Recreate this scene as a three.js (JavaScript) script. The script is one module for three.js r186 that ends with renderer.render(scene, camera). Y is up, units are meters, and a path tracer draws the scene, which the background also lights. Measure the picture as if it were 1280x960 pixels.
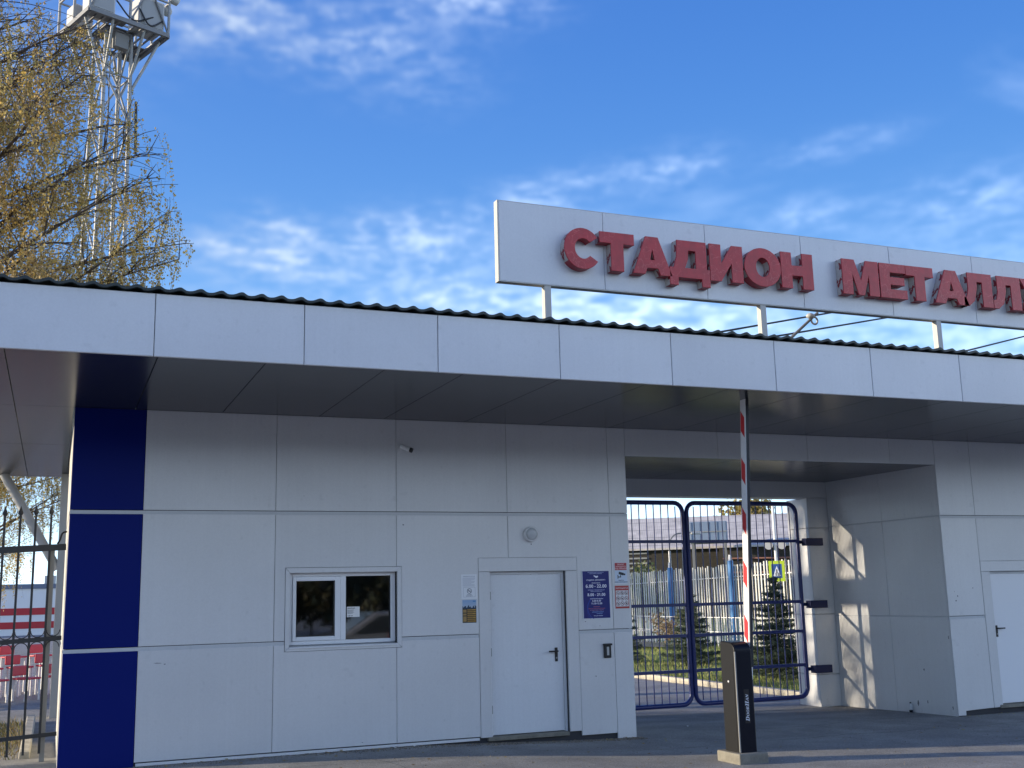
import * as THREE from 'three';
import { mergeGeometries } from 'three/addons/utils/BufferGeometryUtils.js';
import { RoundedBoxGeometry } from 'three/addons/geometries/RoundedBoxGeometry.js';
import { ImprovedNoise } from 'three/addons/math/ImprovedNoise.js';

// ---------------------------------------------------------------- camera, sky, sun, exposure
const scene = new THREE.Scene();
const D2R = Math.PI / 180;
const camera = new THREE.PerspectiveCamera(38.217, 4 / 3, 0.1, 1200);
camera.rotation.order = 'YXZ';
camera.rotation.set(10.789 * D2R, -22.39 * D2R, -1.366 * D2R);
camera.position.set(0, 1.75, 13.339);

const SUN = new THREE.Vector3(-1, 0.2, -0.33).normalize();
const sun = new THREE.DirectionalLight(new THREE.Color().setRGB(1, 0.86, 0.66), 4.1);
sun.position.copy(SUN).multiplyScalar(80);
sun.target.position.set(5, 0, -4);
sun.castShadow = true;
sun.shadow.radius = 1;
sun.shadow.mapSize.set(4096, 4096);
Object.assign(sun.shadow.camera, { left: -45, right: 45, top: 30, bottom: -30, near: 1, far: 240 });
scene.add(sun, sun.target);

const EXPOSURE = 1.6;
const noise = new ImprovedNoise();
function fbm(x, y, z, o) { let a = 0, s = 0.5, f = 1; for (let i = 0; i < o; i++) { a += s * noise.noise(x * f, y * f, z * f + i * 7.3); s *= 0.5; f *= 2.03; } return a; }
const clamp = (v, a, b) => Math.max(a, Math.min(b, v));
const sstep = (a, b, v) => { const t = clamp((v - a) / (b - a), 0, 1); return t * t * (3 - 2 * t); };
const lerp = (a, b, t) => a + (b - a) * t;

// the sky: clear autumn air with thin wisps in view, an added bright cloud band out of view (linear radiance)
const SKY_GAIN = 1 / EXPOSURE;
// wisps: azimuth from north(-z) to east(+x), elevation, half sizes (degrees), strength, slope
const wisps = [[6, 28.6, 5, 1.7, 0.7, 0.05], [14.5, 27.4, 4.5, 1.7, 0.42, -0.15], [20, 30.0, 4, 1.3, 0.55, 0], [8.8, 17.3, 3.6, 1.0, 1.05, -0.12], [10.4, 18.6, 1.8, 0.8, 0.7, -0.3],
  [16.8, 18.4, 3.6, 1.2, 0.6, 0.05], [19, 16.6, 9, 1.9, 0.14, 0], [24.2, 20.2, 3.2, 1.0, 0.42, 0.12], [31, 21.3, 2.6, 0.9, 0.28, 0.1], [38, 18.4, 3.2, 0.9, 0.14, 0], [46.5, 18.2, 4, 1.2, 0.14, 0.05],
  [7, 14.6, 4, 0.9, 0.6, 0], [26, 14.4, 7, 1.3, 0.6, 0], [18, 15.4, 4, 1.0, 0.4, 0], [29, 12.6, 5, 0.9, 0.7, 0.05], [40, 21.6, 3, 0.6, 0.14, 0.1], [-6, 25, 6, 2, 0.6, 0]];
function skyColor(dx, dy, dz, out) {
  const el = Math.asin(clamp(dy, -1, 1)) / D2R, az = Math.atan2(dx, -dz) / D2R;
  const e = Math.max(el, 0);
  const h = Math.exp(-e / 5.5), m = Math.exp(-e / 26), q = Math.exp(-e / 11);
  let r = 0.026 + 0.085 * m + 0.12 * q + 1.4 * h, g = 0.085 + 0.40 * m + 0.25 * q + 1.4 * h, b = 0.48 + 0.70 * m + 1.25 * h;
  const sd = clamp(dx * SUN.x + dy * SUN.y + dz * SUN.z, -1, 1), sa = Math.acos(sd) / D2R;
  const glow = 0.55 * Math.exp(-sa / 22) + 0.9 * Math.exp(-sa / 7);
  r += glow * 0.95; g += glow * 0.85; b += glow * 0.62;
  if (el > -1) {
    const k = 1 / (dy + 0.12), px = dx * k, pz = dz * k;
    const wx = fbm(px * 1.1, pz * 1.1, 3.1, 3) * 0.9, wz = fbm(px * 1.1, pz * 1.1, 9.7, 3) * 0.9;
    const n = fbm(px * 1.5 + wx, pz * 3.2 + wz, 1.7, 6);
    const fine = fbm(az * 0.55 + wx * 2, el * 1.25 + wz * 2, 5.2, 6);
    let anchor = 0;
    for (const [a, l, ra, rl, s, t] of wisps) { const x = (az - a) / ra, y = (el - l - (az - a) * t) / rl, q = x * x + y * y; if (q < 9) anchor += s * Math.exp(-q); }
    const inView = sstep(60, 48, Math.abs(az - 22));
    const streak = fbm(az * 0.5 + el * 0.35 + wx, el * 2.1 - az * 0.12 + wz, 8.4, 6);
    let d = lerp(sstep(-0.25, 0.15, n) * 0.85 * (0.10 + 0.90 * sstep(30, 11, el)), sstep(0.2, 0.6, n) * 0.10, inView) + anchor * (0.30 * clamp(0.5 + 1.3 * fine, 0.1, 1.1) + 0.62 * Math.pow(clamp(1 - Math.abs(streak + 0.35 * fine) * 3.0, 0, 1), 1.6) * clamp(0.65 + 1.6 * fine, 0.1, 1.2));  // outside the view: low cloud cover added as light for the shaded front
    d += 0.20 * sstep(19, 10, el) * (0.4 * clamp(0.5 + 1.2 * fine, 0, 1) + 0.8 * Math.pow(clamp(1 - Math.abs(streak) * 3.0, 0, 1), 1.5));
    d = clamp(d, 0, 0.8);
    // clouds away from the sun are brightened to light the shaded front wall
    const cloudBoost = 1 + 2.2 * sstep(0.3, -0.5, sd);
    r = lerp(r, Math.max(r, 0.80 * cloudBoost), d); g = lerp(g, Math.max(g, 0.93 * cloudBoost), d); b = lerp(b, Math.max(b, 1.09 * cloudBoost), d);
  } else { r *= 0.5; g *= 0.5; b *= 0.5; }
  out[0] = r * SKY_GAIN; out[1] = g * SKY_GAIN; out[2] = b * SKY_GAIN;
}
{
  const W = 2048, H = 1024, data = new Float32Array(W * H * 4), c = [0, 0, 0];
  for (let j = 0; j < H; j++) {
    const th = ((j + 0.5) / H - 0.5) * Math.PI, ct = Math.cos(th), st = Math.sin(th);
    for (let i = 0; i < W; i++) {
      const ph = ((i + 0.5) / W - 0.5) * 2 * Math.PI;
      skyColor(Math.cos(ph) * ct, st, Math.sin(ph) * ct, c);
      const o = (j * W + i) * 4; data[o] = c[0]; data[o + 1] = c[1]; data[o + 2] = c[2]; data[o + 3] = 1;
    }
  }
  const t = new THREE.DataTexture(data, W, H, THREE.RGBAFormat, THREE.FloatType);
  t.mapping = THREE.EquirectangularReflectionMapping; t.magFilter = t.minFilter = THREE.LinearFilter; t.wrapS = THREE.RepeatWrapping; t.needsUpdate = true;
  scene.background = t; scene.environment = t;
}

// ---------------------------------------------------------------- helpers
let seed = 20241;
function rnd() { seed = (seed * 1664525 + 1013904223) >>> 0; return seed / 4294967296; }
const rr = (a, b) => a + (b - a) * rnd();
const V = (x, y, z) => new THREE.Vector3(x, y, z);
const taken = {};
function numbered(n) { if (!(n in taken)) { taken[n] = 0; return n; } taken[n]++; return n + '_' + String(taken[n]).padStart(3, '0'); }
function tag(o, label, category, group, kind) { o.userData.label = label; o.userData.category = category; if (group) o.userData.group = group; if (kind) o.userData.kind = kind; return o; }
function thing(name, label, category, pos = [0, 0, 0], turn = 0, group) {
  const o = new THREE.Group(); o.name = numbered(name); o.position.set(...pos); o.rotation.y = turn; scene.add(o); return tag(o, label, category, group);
}
function mesh(name, geo, mat, parent) {
  const g = Array.isArray(geo) ? merge(geo) : geo;
  const m = new THREE.Mesh(g, mat); m.name = name; m.castShadow = m.receiveShadow = true; (parent || scene).add(m); return m;
}
function merge(list) { return list.length === 1 ? list[0] : mergeGeometries(list.map(g => { const q = g.index ? g.toNonIndexed() : g; for (const k of Object.keys(q.attributes)) if (!['position', 'normal', 'uv', 'color'].includes(k)) q.deleteAttribute(k); return q; })); }
function structure(name, geo, mat) { const m = mesh(name, geo, mat); m.userData.kind = 'structure'; return m; }
// a box between two corners, uv in metres
function box(x0, y0, z0, x1, y1, z1) {
  const g = new THREE.BoxGeometry(x1 - x0, y1 - y0, z1 - z0); g.translate((x0 + x1) / 2, (y0 + y1) / 2, (z0 + z1) / 2); return boxUV(g);
}
function rbox(x0, y0, z0, x1, y1, z1, r = 0.006, s = 2) {
  const g = new RoundedBoxGeometry(x1 - x0, y1 - y0, z1 - z0, s, r); g.translate((x0 + x1) / 2, (y0 + y1) / 2, (z0 + z1) / 2); return boxUV(g);
}
function boxUV(g) {
  const p = g.attributes.position, n = g.attributes.normal, u = new Float32Array(p.count * 2);
  for (let i = 0; i < p.count; i++) {
    const ax = Math.abs(n.getX(i)), ay = Math.abs(n.getY(i)), az = Math.abs(n.getZ(i));
    if (az >= ax && az >= ay) { u[2 * i] = p.getX(i); u[2 * i + 1] = p.getY(i); } else if (ax >= ay) { u[2 * i] = p.getZ(i); u[2 * i + 1] = p.getY(i); } else { u[2 * i] = p.getX(i); u[2 * i + 1] = p.getZ(i); }
  }
  g.setAttribute('uv', new THREE.BufferAttribute(u, 2)); return g;
}
// a flat sheet cut to a polygon in the x,y plane, with bevelled edges; front face at z = front
function sheet(pts, front, t = 0.02, b = 0.003) {
  const s = new THREE.Shape(pts.map(([x, y]) => new THREE.Vector2(x, y)));
  const inset = insetPoly(pts, b); const sh = new THREE.Shape(inset.map(([x, y]) => new THREE.Vector2(x, y)));
  const g = new THREE.ExtrudeGeometry(b ? sh : s, { depth: t - b, bevelEnabled: b > 0, bevelThickness: b, bevelSize: b, bevelSegments: 1, curveSegments: 6 });
  g.translate(0, 0, front - t); return boxUV(g);
}
function insetPoly(pts, d) {
  if (!d) return pts; const n = pts.length; let area = 0; for (let i = 0; i < n; i++) { const a = pts[i], c = pts[(i + 1) % n]; area += a[0] * c[1] - c[0] * a[1]; }
  const s = area > 0 ? 1 : -1;
  return pts.map((p, i) => {
    const a = pts[(i + n - 1) % n], c = pts[(i + 1) % n]; const l1 = Math.hypot(p[0] - a[0], p[1] - a[1]), l2 = Math.hypot(c[0] - p[0], c[1] - p[1]);
    const n1 = [-(p[1] - a[1]) / l1 * s, (p[0] - a[0]) / l1 * s], n2 = [-(c[1] - p[1]) / l2 * s, (c[0] - p[0]) / l2 * s], k = 1 + n1[0] * n2[0] + n1[1] * n2[1];
    return [p[0] + d * (n1[0] + n2[0]) / k, p[1] + d * (n1[1] + n2[1]) / k];
  });
}
const rect = (x0, y0, x1, y1) => [[x0, y0], [x1, y0], [x1, y1], [x0, y1]];
// a round bar from a to b
function bar(a, b, r0, r1 = r0, seg = 6) {
  const d = b.clone().sub(a), L = d.length(); const g = new THREE.CylinderGeometry(r1, r0, L, seg, 1); g.translate(0, L / 2, 0);
  g.applyQuaternion(new THREE.Quaternion().setFromUnitVectors(V(0, 1, 0), d.normalize())); g.translate(a.x, a.y, a.z); return g;
}
// a square bar from a to b
function sqbar(a, b, w, h = w) {
  const d = b.clone().sub(a), L = d.length(); const g = new THREE.BoxGeometry(w, L, h); g.translate(0, L / 2, 0);
  g.applyQuaternion(new THREE.Quaternion().setFromUnitVectors(V(0, 1, 0), d.normalize())); g.translate(a.x, a.y, a.z); return g;
}
function tube(pts, r, seg = 24, rad = 8, closed = false, tension = 0.5) { return new THREE.TubeGeometry(new THREE.CatmullRomCurve3(pts, closed, 'catmullrom', tension), seg, r, rad, closed); }

// ---------------------------------------------------------------- textures and materials
function grayTex(size, fn, rep, srgb = false) {
  const d = new Uint8Array(size * size * 4);
  for (let j = 0; j < size; j++) for (let i = 0; i < size; i++) { const v = fn(i / size, j / size, i, j); const o = (j * size + i) * 4; if (Array.isArray(v)) { d[o] = clamp(v[0], 0, 255); d[o + 1] = clamp(v[1], 0, 255); d[o + 2] = clamp(v[2], 0, 255); } else d[o] = d[o + 1] = d[o + 2] = clamp(v, 0, 255); d[o + 3] = 255; }
  const t = new THREE.DataTexture(d, size, size); t.wrapS = t.wrapT = THREE.RepeatWrapping; t.magFilter = THREE.LinearFilter; t.minFilter = THREE.LinearMipmapLinearFilter; t.generateMipmaps = true; if (srgb) t.colorSpace = THREE.SRGBColorSpace; t.repeat.set(rep, rep); t.needsUpdate = true; return t;
}
// tileable noise on a torus-free lattice: value noise with wrapped hash
function tileNoise(u, v, n, s) {
  const x = u * n, y = v * n, i = Math.floor(x), j = Math.floor(y), fx = x - i, fy = y - j, sx = fx * fx * (3 - 2 * fx), sy = fy * fy * (3 - 2 * fy);
  const h = (a, b) => { let q = (((a % n) + n) % n) * 374761393 + (((b % n) + n) % n) * 668265263 + s * 1442695041; q = (q ^ (q >>> 13)) * 1274126177; q = q ^ (q >>> 16); return (q >>> 0) / 4294967296; };
  return lerp(lerp(h(i, j), h(i + 1, j), sx), lerp(h(i, j + 1), h(i + 1, j + 1), sx), sy);
}
const tfbm = (u, v, n, s, o) => { let a = 0, w = 0.5, t = 0; for (let k = 0; k < o; k++) { a += w * tileNoise(u, v, n, s + k); t += w; n *= 2; w *= 0.5; } return a / t; };
const canBump = grayTex(256, (u, v) => 255 * tfbm(u, v, 3, 5, 3), 1 / 2.3);
const panelTone = grayTex(512, (u, v) => { const a = tfbm(u, v, 4, 11, 4), b = tileNoise(u, v, 256, 3), c = tfbm(u, v, 40, 21, 2); const st = tileNoise(u, 0.37, 90, 17) * 0.6 + tileNoise(u, v * 0.999, 3, 19) * tileNoise(u, 0.71, 200, 23) * 0.8; let k = 247 + 12 * (a - 0.5) + 5 * (b - 0.5) + 3 * (st - 0.5) + (c > 0.77 ? -(c - 0.77) * 40 : 0); return [k, k, k * 0.998]; }, 1 / 3.1, true);
const panelRough = grayTex(256, (u, v) => 255 * (0.44 + 0.16 * (tfbm(u, v, 5, 31, 4) - 0.5)), 1 / 2.7);
const std = (r, g, b, rough = 0.6, extra = {}) => new THREE.MeshStandardMaterial({ color: new THREE.Color().setRGB(r, g, b), roughness: rough, ...extra });
const phys = (r, g, b, rough, extra = {}) => new THREE.MeshPhysicalMaterial({ color: new THREE.Color().setRGB(r, g, b), roughness: rough, ...extra });

const M = {};
// silver metallic composite cladding, the same on walls, fascia and sign; a second batch is a shade darker
M.panel = phys(0.745, 0.75, 0.755, 1, { metalness: 0.12, map: panelTone, roughnessMap: panelRough, bumpMap: canBump, bumpScale: 0.007 });
M.panelB = phys(0.72, 0.725, 0.73, 1, { metalness: 0.12, map: panelTone, roughnessMap: panelRough, bumpMap: canBump, bumpScale: 0.007 });
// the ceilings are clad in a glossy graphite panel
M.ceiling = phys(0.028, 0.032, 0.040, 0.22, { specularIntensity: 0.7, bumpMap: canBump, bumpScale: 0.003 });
M.bluePanel = phys(0.003, 0.012, 0.15, 1, { specularIntensity: 0.2, roughnessMap: panelRough, bumpMap: canBump, bumpScale: 0.007 });
M.joint = std(0.16, 0.165, 0.175, 0.7);
M.strip = std(0.62, 0.64, 0.66, 0.45, { map: panelTone });
M.core = std(0.05, 0.05, 0.055, 0.9);
M.flash = std(0.78, 0.78, 0.78, 0.5, { map: panelTone });
M.roof = phys(0.018, 0.028, 0.026, 0.45, { bumpMap: canBump, bumpScale: 0.002 });
M.doorPaint = phys(0.82, 0.84, 0.86, 0.42, { map: panelTone });
M.doorWhite = phys(0.90, 0.91, 0.92, 0.42);
M.pvc = phys(0.86, 0.87, 0.88, 0.32);
M.gasket = std(0.02, 0.02, 0.02, 0.7);
M.glass = new THREE.MeshPhysicalMaterial({ color: 0xffffff, transmission: 1, thickness: 0, roughness: 0.03, ior: 1.85 });
M.room = std(0.10, 0.095, 0.09, 0.9);
M.black = std(0.012, 0.012, 0.013, 0.42);
M.rubber = std(0.012, 0.014, 0.02, 0.6);
M.navySteel = phys(0.010, 0.025, 0.17, 0.36, { clearcoat: 0.3, clearcoatRoughness: 0.3 });
M.bootHinge = phys(0.007, 0.014, 0.075, 0.45);
M.fenceSteel = std(0.045, 0.047, 0.05, 0.45, { metalness: 0.3 });
M.whitePaint = std(0.80, 0.79, 0.76, 0.5);
M.cream = std(0.62, 0.60, 0.53, 0.7, { map: panelTone });
M.creamPaint = std(0.70, 0.68, 0.60, 0.55);
M.postBlue = std(0.05, 0.20, 0.46, 0.5);
M.galv = std(0.31, 0.31, 0.295, 0.5, { metalness: 0.25 });
M.galvDark = std(0.20, 0.20, 0.195, 0.55, { metalness: 0.2 });
M.galvBox = std(0.50, 0.50, 0.48, 0.55);
M.post = std(0.55, 0.53, 0.48, 0.5);
M.cable = std(0.02, 0.02, 0.022, 0.7);
M.cabinet = phys(0.014, 0.0138, 0.0135, 0.42, { specularIntensity: 0.7 });
M.cabinetFront = phys(0.004, 0.006, 0.014, 0.35, { specularIntensity: 0.35 });
M.boomWhite = std(0.80, 0.80, 0.79, 0.4);
M.boomRed = std(0.62, 0.035, 0.04, 0.42);
const concTex = grayTex(256, (u, v) => { const a = tfbm(u, v, 6, 41, 5), b = tileNoise(u, v, 128, 43); return [200 + 60 * (a - 0.5) + 26 * (b - 0.5), 194 + 60 * (a - 0.5) + 26 * (b - 0.5), 180 + 56 * (a - 0.5) + 26 * (b - 0.5)]; }, 1 / 0.5, true);
M.concrete = std(0.42, 0.42, 0.40, 0.92, { map: concTex, bumpMap: concTex, bumpScale: 0.004 });
M.kerb = std(0.78, 0.77, 0.73, 0.85, { map: concTex });
const barkTex = grayTex(256, (u, v) => { const a = tfbm(u, v, 8, 51, 4), s = tileNoise(u, v * 1, 24, 57); const dark = (tileNoise(u, v, 12, 61) > 0.72 || s > 0.86) ? 0.25 : 1; return [220 * dark + 40 * (a - 0.5), 214 * dark + 40 * (a - 0.5), 204 * dark + 40 * (a - 0.5)]; }, 1, true);
M.birchBark = std(0.75, 0.73, 0.69, 0.85, { map: barkTex });
M.twig = std(0.10, 0.075, 0.058, 0.85);
M.bark = std(0.07, 0.055, 0.045, 0.9);

// ---------------------------------------------------------------- ground
function G(x, z) {
  let y = 0;
  if (x > 3.9) y -= 0.105 * sstep(3.6, 7.3, x);
  y -= 0.07 * sstep(7.2, 12.6, x);
  y -= 0.05 * sstep(0, -2.7, z) * sstep(5, 9, x);
  const far = sstep(-3.2, -6.0, z) * sstep(2, 7, x); y = lerp(y, -0.25, far);
  const left = sstep(-1, -5, z) * sstep(3, 0, x); y = lerp(y, -0.05, left);
  return y;
}
function groundSheet(xs, zs, mat, lift, tone) {
  const p = [], uv = [], col = [], idx = [], nx = xs.length, nz = zs.length;
  for (const z of zs) for (const x of xs) {
    p.push(x, G(x, z) + lift + 0.004 * noise.noise(x * 0.9, z * 0.9, 2), z); uv.push(x, z);
    const k = tone(x, z); col.push(k[0], k[1], k[2]);
  }
  for (let j = 0; j < nz - 1; j++) for (let i = 0; i < nx - 1; i++) { const a = j * nx + i; idx.push(a, a + nx, a + 1, a + 1, a + nx, a + nx + 1); }
  const g = new THREE.BufferGeometry(); g.setAttribute('position', new THREE.Float32BufferAttribute(p, 3)); g.setAttribute('uv', new THREE.Float32BufferAttribute(uv, 2)); g.setAttribute('color', new THREE.Float32BufferAttribute(col, 3)); g.setIndex(idx); g.computeVertexNormals(); return g;
}
function axis(a, b, fineA, fineB, fine, coarse) { const o = []; let x = a; while (x < b) { o.push(x); const d = x < fineA ? fineA - x : x > fineB ? x - fineB : 0; x += fine + Math.min(coarse, d * 0.35); } o.push(b); return o; }
const asphaltTex = grayTex(1024, (u, v) => { const a = tfbm(u, v, 6, 71, 5), b = tileNoise(u, v, 512, 73), c = tileNoise(u, v, 300, 79), d = tileNoise(u, v, 128, 83); let k = 190 + 50 * (a - 0.5) + 60 * (b - 0.5) + 40 * (c - 0.5) + (d > 0.86 ? 46 * (d - 0.86) / 0.14 : 0); return [k, k, k * 0.985]; }, 1 / 2.6, true);
const asphaltBump = grayTex(512, (u, v) => 255 * (0.5 * tileNoise(u, v, 256, 91) + 0.3 * tileNoise(u, v, 150, 93) + 0.2 * tfbm(u, v, 8, 95, 3)), 1 / 1.3);
M.asphalt = std(0.52, 0.51, 0.495, 0.92, { map: asphaltTex, bumpMap: asphaltBump, bumpScale: 0.006, vertexColors: true });
structure('ground', groundSheet(axis(-420, 420, -3, 16, 0.14, 40), axis(-420, 420, -8, 8, 0.14, 40), M.asphalt, 0, (x, z) => {
  const n = fbm(x * 0.35, z * 1.3, 4, 4), m = fbm(x * 1.6, z * 3.1, 8, 3); const k = 1 + 0.20 * n + 0.12 * m; return [k, k, k * (1 - 0.02 * n)];
}), M.asphalt);

// ---------------------------------------------------------------- the entrance building
const X = [0.127, 0.907, 2.410, 3.899, 5.387, 6.863, 7.137];
const YB = 0.046, J2a = 1.237, J2b = 1.285, J1a = 2.758, J1b = 2.806, YT = 3.962;
const PX0 = 7.137, PX1 = 12.538, HB = 3.581;                       // passage
const FZ = 2.998, FT = 4.553;                                         // canopy front, fascia top
const bld = thing('entrance_building', 'long low gatehouse clad in light grey panels with a deep overhanging canopy', 'building');
const gap = 0.0025;
let flip = 0;
function wallPanel(pts, name = 'wall_panel', mat) { return mesh(name, sheet(pts, 0, 0.022), mat || (flip++ % 3 ? M.panel : M.panelB), bld); }
// door 1 casing and window trim cut-outs
const DC = { x0: 4.972, x1: 6.352, y1: 2.222 }, WT = { x0: 2.538, x1: 3.963, y0: 1.161, y1: 2.130 };
// bottom row
const r = (x0, y0, x1, y1) => rect(x0 + gap, y0, x1 - gap, y1);
wallPanel(r(X[0], 0.0, X[1], J2a), 'blue_panel', M.bluePanel);
wallPanel(r(X[1], YB, X[2], J2a));
wallPanel([[X[2] + gap, YB], [X[3] - gap, YB], [X[3] - gap, WT.y0 - gap], [WT.x0 - gap, WT.y0 - gap], [WT.x0 - gap, J2a], [X[2] + gap, J2a]]);
wallPanel([[X[3] + gap, YB], [DC.x0 - gap, YB], [DC.x0 - gap, J2a], [WT.x1 + gap, J2a], [WT.x1 + gap, WT.y0 - gap], [X[3] + gap, WT.y0 - gap]]);
wallPanel(r(DC.x1, -0.03, X[5], J2a));
wallPanel(r(X[5], -0.11, X[6], J2a));
// middle row
wallPanel(r(X[0], J2b, X[1], J1a), 'blue_panel', M.bluePanel);
wallPanel(r(X[1], J2b, X[2], J1a));
wallPanel([[X[2] + gap, J2b], [WT.x0 - gap, J2b], [WT.x0 - gap, WT.y1 + gap], [X[3] - gap, WT.y1 + gap], [X[3] - gap, J1a], [X[2] + gap, J1a]]);
wallPanel([[X[3] + gap, WT.y1 + gap], [WT.x1 + gap, WT.y1 + gap], [WT.x1 + gap, J2b], [DC.x0 - gap, J2b], [DC.x0 - gap, DC.y1 + gap], [X[4] - gap, DC.y1 + gap], [X[4] - gap, J1a], [X[3] + gap, J1a]]);
wallPanel([[X[4] + gap, DC.y1 + gap], [DC.x1 + gap, DC.y1 + gap], [DC.x1 + gap, J2b], [X[5] - gap, J2b], [X[5] - gap, J1a], [X[4] + gap, J1a]]);
wallPanel(r(X[5], J2b, X[6], J1a));
// top row
wallPanel(r(X[0], J1b, X[1], YT), 'blue_panel', M.bluePanel);
for (let i = 1; i < 6; i++) wallPanel(r(X[i], J1b, X[i + 1], YT));
// light strips in the horizontal joints
for (const [x0, x1, y0, y1] of [[X[0], X[6], J1a, J1b], [X[0], WT.x0 - 0.004, J2a, J2b], [WT.x1 + 0.004, DC.x0 - 0.004, J2a, J2b], [DC.x1 + 0.004, X[6], J2a, J2b]])
  mesh('joint_strip', box(x0, y0 - 0.004, -0.03, x1, y1 - 0.007, -0.0075), M.strip, bld);
mesh('base_flashing', box(X[1] + 0.02, 0.004, -0.02, DC.x0 - 0.02, 0.034, 0.006), M.flash, bld);
// header over the passage
const HX = [PX0, 8.625, 10.164, 11.671, PX1];
for (let i = 0; i < 4; i++) wallPanel(r(HX[i], HB, HX[i + 1], YT), 'header_panel');
// right block
const RX = [PX1, 13.242, 14.9, 16.4, 18.2], D2 = { x0: 13.242, x1: 14.7, y1: 2.098 };
for (let i = 0; i < 4; i++) wallPanel(r(RX[i], J1b, RX[i + 1], YT));
wallPanel(r(RX[0], J2b, D2.x0, J1a)); wallPanel([[D2.x0 + gap, D2.y1 + gap], [D2.x1 + gap, D2.y1 + gap], [D2.x1 + gap, J2b], [RX[2] - gap, J2b], [RX[2] - gap, J1a], [D2.x0 + gap, J1a]]);
wallPanel(r(RX[2], J2b, RX[3], J1a)); wallPanel(r(RX[3], J2b, RX[4], J1a));
wallPanel(rect(PX1 + gap, -0.165, PX1 + 0.19, J2a).map(p => p).slice(0, 1).concat([[PX1 + 0.15, -0.165], [PX1 + 0.152, -0.10], [D2.x0 - gap, -0.085], [D2.x0 - gap, J2a], [PX1 + gap, J2a]]));
wallPanel(r(D2.x1, -0.085, RX[2], J2a)); wallPanel(r(RX[2], -0.085, RX[3], J2a)); wallPanel(r(RX[3], -0.085, RX[4], J2a));
for (const [x0, x1, y0, y1] of [[PX1, RX[4], J1a, J1b], [PX1, D2.x0 - 0.004, J2a, J2b], [D2.x1 + 0.004, RX[4], J2a, J2b]]) mesh('joint_strip', box(x0, y0 - 0.004, -0.03, x1, y1 - 0.007, -0.0075), M.strip, bld);
// cores behind the cladding, with openings for doors, window and passage
const BK = -3.25;
const coreParts = [];
const core = (x0, y0, z0, x1, y1, z1) => coreParts.push(box(x0, y0, z0, x1, y1, z1));
core(0.16, -0.2, -0.18, 2.59, YT, -0.03); core(2.59, -0.2, -0.18, 3.91, 1.215, -0.03); core(2.59, 2.072, -0.18, 3.91, YT, -0.03); core(3.91, -0.2, -0.18, 5.126, YT, -0.03);
core(5.126, 2.052, -0.18, 6.19, YT, -0.03); core(5.126, -0.2, -0.18, 6.19, 0.0, -0.03); core(6.19, -0.2, -0.18, 7.10, YT, -0.03); core(7.10, HB + 0.02, -0.18, 12.57, YT, -0.03);
core(12.57, -0.3, -0.18, 13.42, YT, -0.03); core(13.42, 1.945, -0.18, 14.52, YT, -0.03); core(13.42, -0.3, -0.18, 14.52, -0.08, -0.03); core(14.52, -0.3, -0.18, 18.2, YT, -0.03);
mesh('wall_core', coreParts, M.core, bld);
// rear and side walls
mesh('rear_wall', box(0.16, -0.2, BK, 7.0, YT, BK + 0.15), M.cream, bld); mesh('rear_wall', box(13.0, -0.35, BK, 18.2, YT, BK + 0.15), M.cream, bld); mesh('end_wall', box(18.05, -0.3, BK + 0.15, 18.2, YT, -0.18), M.cream, bld);
for (const [a, b] of [[-0.1, J2a], [J2b, J1a], [J1b, YT]]) mesh('side_wall', box(0.127, a, BK, 0.16, b, -0.024), M.cream, bld);
for (const [a, b] of [[J2a, J2b], [J1a, J1b]]) mesh('side_joint_strip', box(0.135, a - 0.001, BK + 0.02, 0.16, b - 0.003, -0.03), M.strip, bld);
mesh('rear_column', [box(0.04, -0.15, -7.35, 0.34, YT - 0.004, -6.95)], M.cream, bld);
// passage side walls: cassette panels on both sides
const PZ = [-0.024, -1.31, -2.688];
for (const [x, s] of [[PX1, 1], [PX0, -1]]) {
  for (let i = 0; i < 2; i++) for (const [y0, y1] of [[-0.25, J2a + 0.03], [J2b, J1a + 0.03], [J1b, HB + 0.1]]) {
    const g = sheet(rect(PZ[i + 1] + gap, y0, PZ[i] - gap, y1), 0, 0.022); g.rotateY(-Math.PI / 2); // z-along sheet, facing -x
    // after rotateY(-90): local x -> z, local z -> -x
    if (s < 0) { g.rotateY(Math.PI); g.translate(0, 0, PZ[i] + PZ[i + 1]); }
    g.translate(x, 0, 0); mesh('passage_panel', g, M.panel, bld);
  }
  mesh('passage_core', box(s > 0 ? x + 0.03 : x - 0.18, -0.3, -2.688, s > 0 ? x + 0.18 : x - 0.03, HB + 0.1, -0.182), M.core, bld);
  for (const [a, b] of [[J2a, J2b], [J1a, J1b]]) mesh('passage_joint_strip', box(s > 0 ? x + 0.007 : x - 0.03, a + 0.026, -2.688, s > 0 ? x + 0.03 : x - 0.007, b + 0.004, -0.03), M.strip, bld);
}
// piers at the back of the passage and the beam over the gate
for (const [x0, x1, zb] of [[12.118, 13.0, -3.28], [7.0, 7.553, -3.04]]) for (const [y0, y1] of [[-0.32, 0.30], [0.305, J2b + 0.02], [J2b + 0.025, J1b - 0.03], [J1b - 0.025, 3.30]]) mesh('pier_panel', rbox(x0, y0, zb, x1, y1, -2.692, 0.008), M.panel, bld);
mesh('gate_beam', rbox(7.0, 3.303, -3.04, 13.0, HB + 0.12, -2.69, 0.006), M.panelB, bld);
for (let i = 0; i < 3; i++) { const a = PX0 + i * (PX1 - PX0) / 3, b = a + (PX1 - PX0) / 3; for (const [z0, z1] of [[-2.69, -1.35], [-1.345, -0.026]]) mesh('passage_ceiling_panel', rbox(a + gap, HB - 0.002, z0, b - gap, HB + 0.03, z1, 0.004, 1), M.ceiling, bld); }
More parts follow.
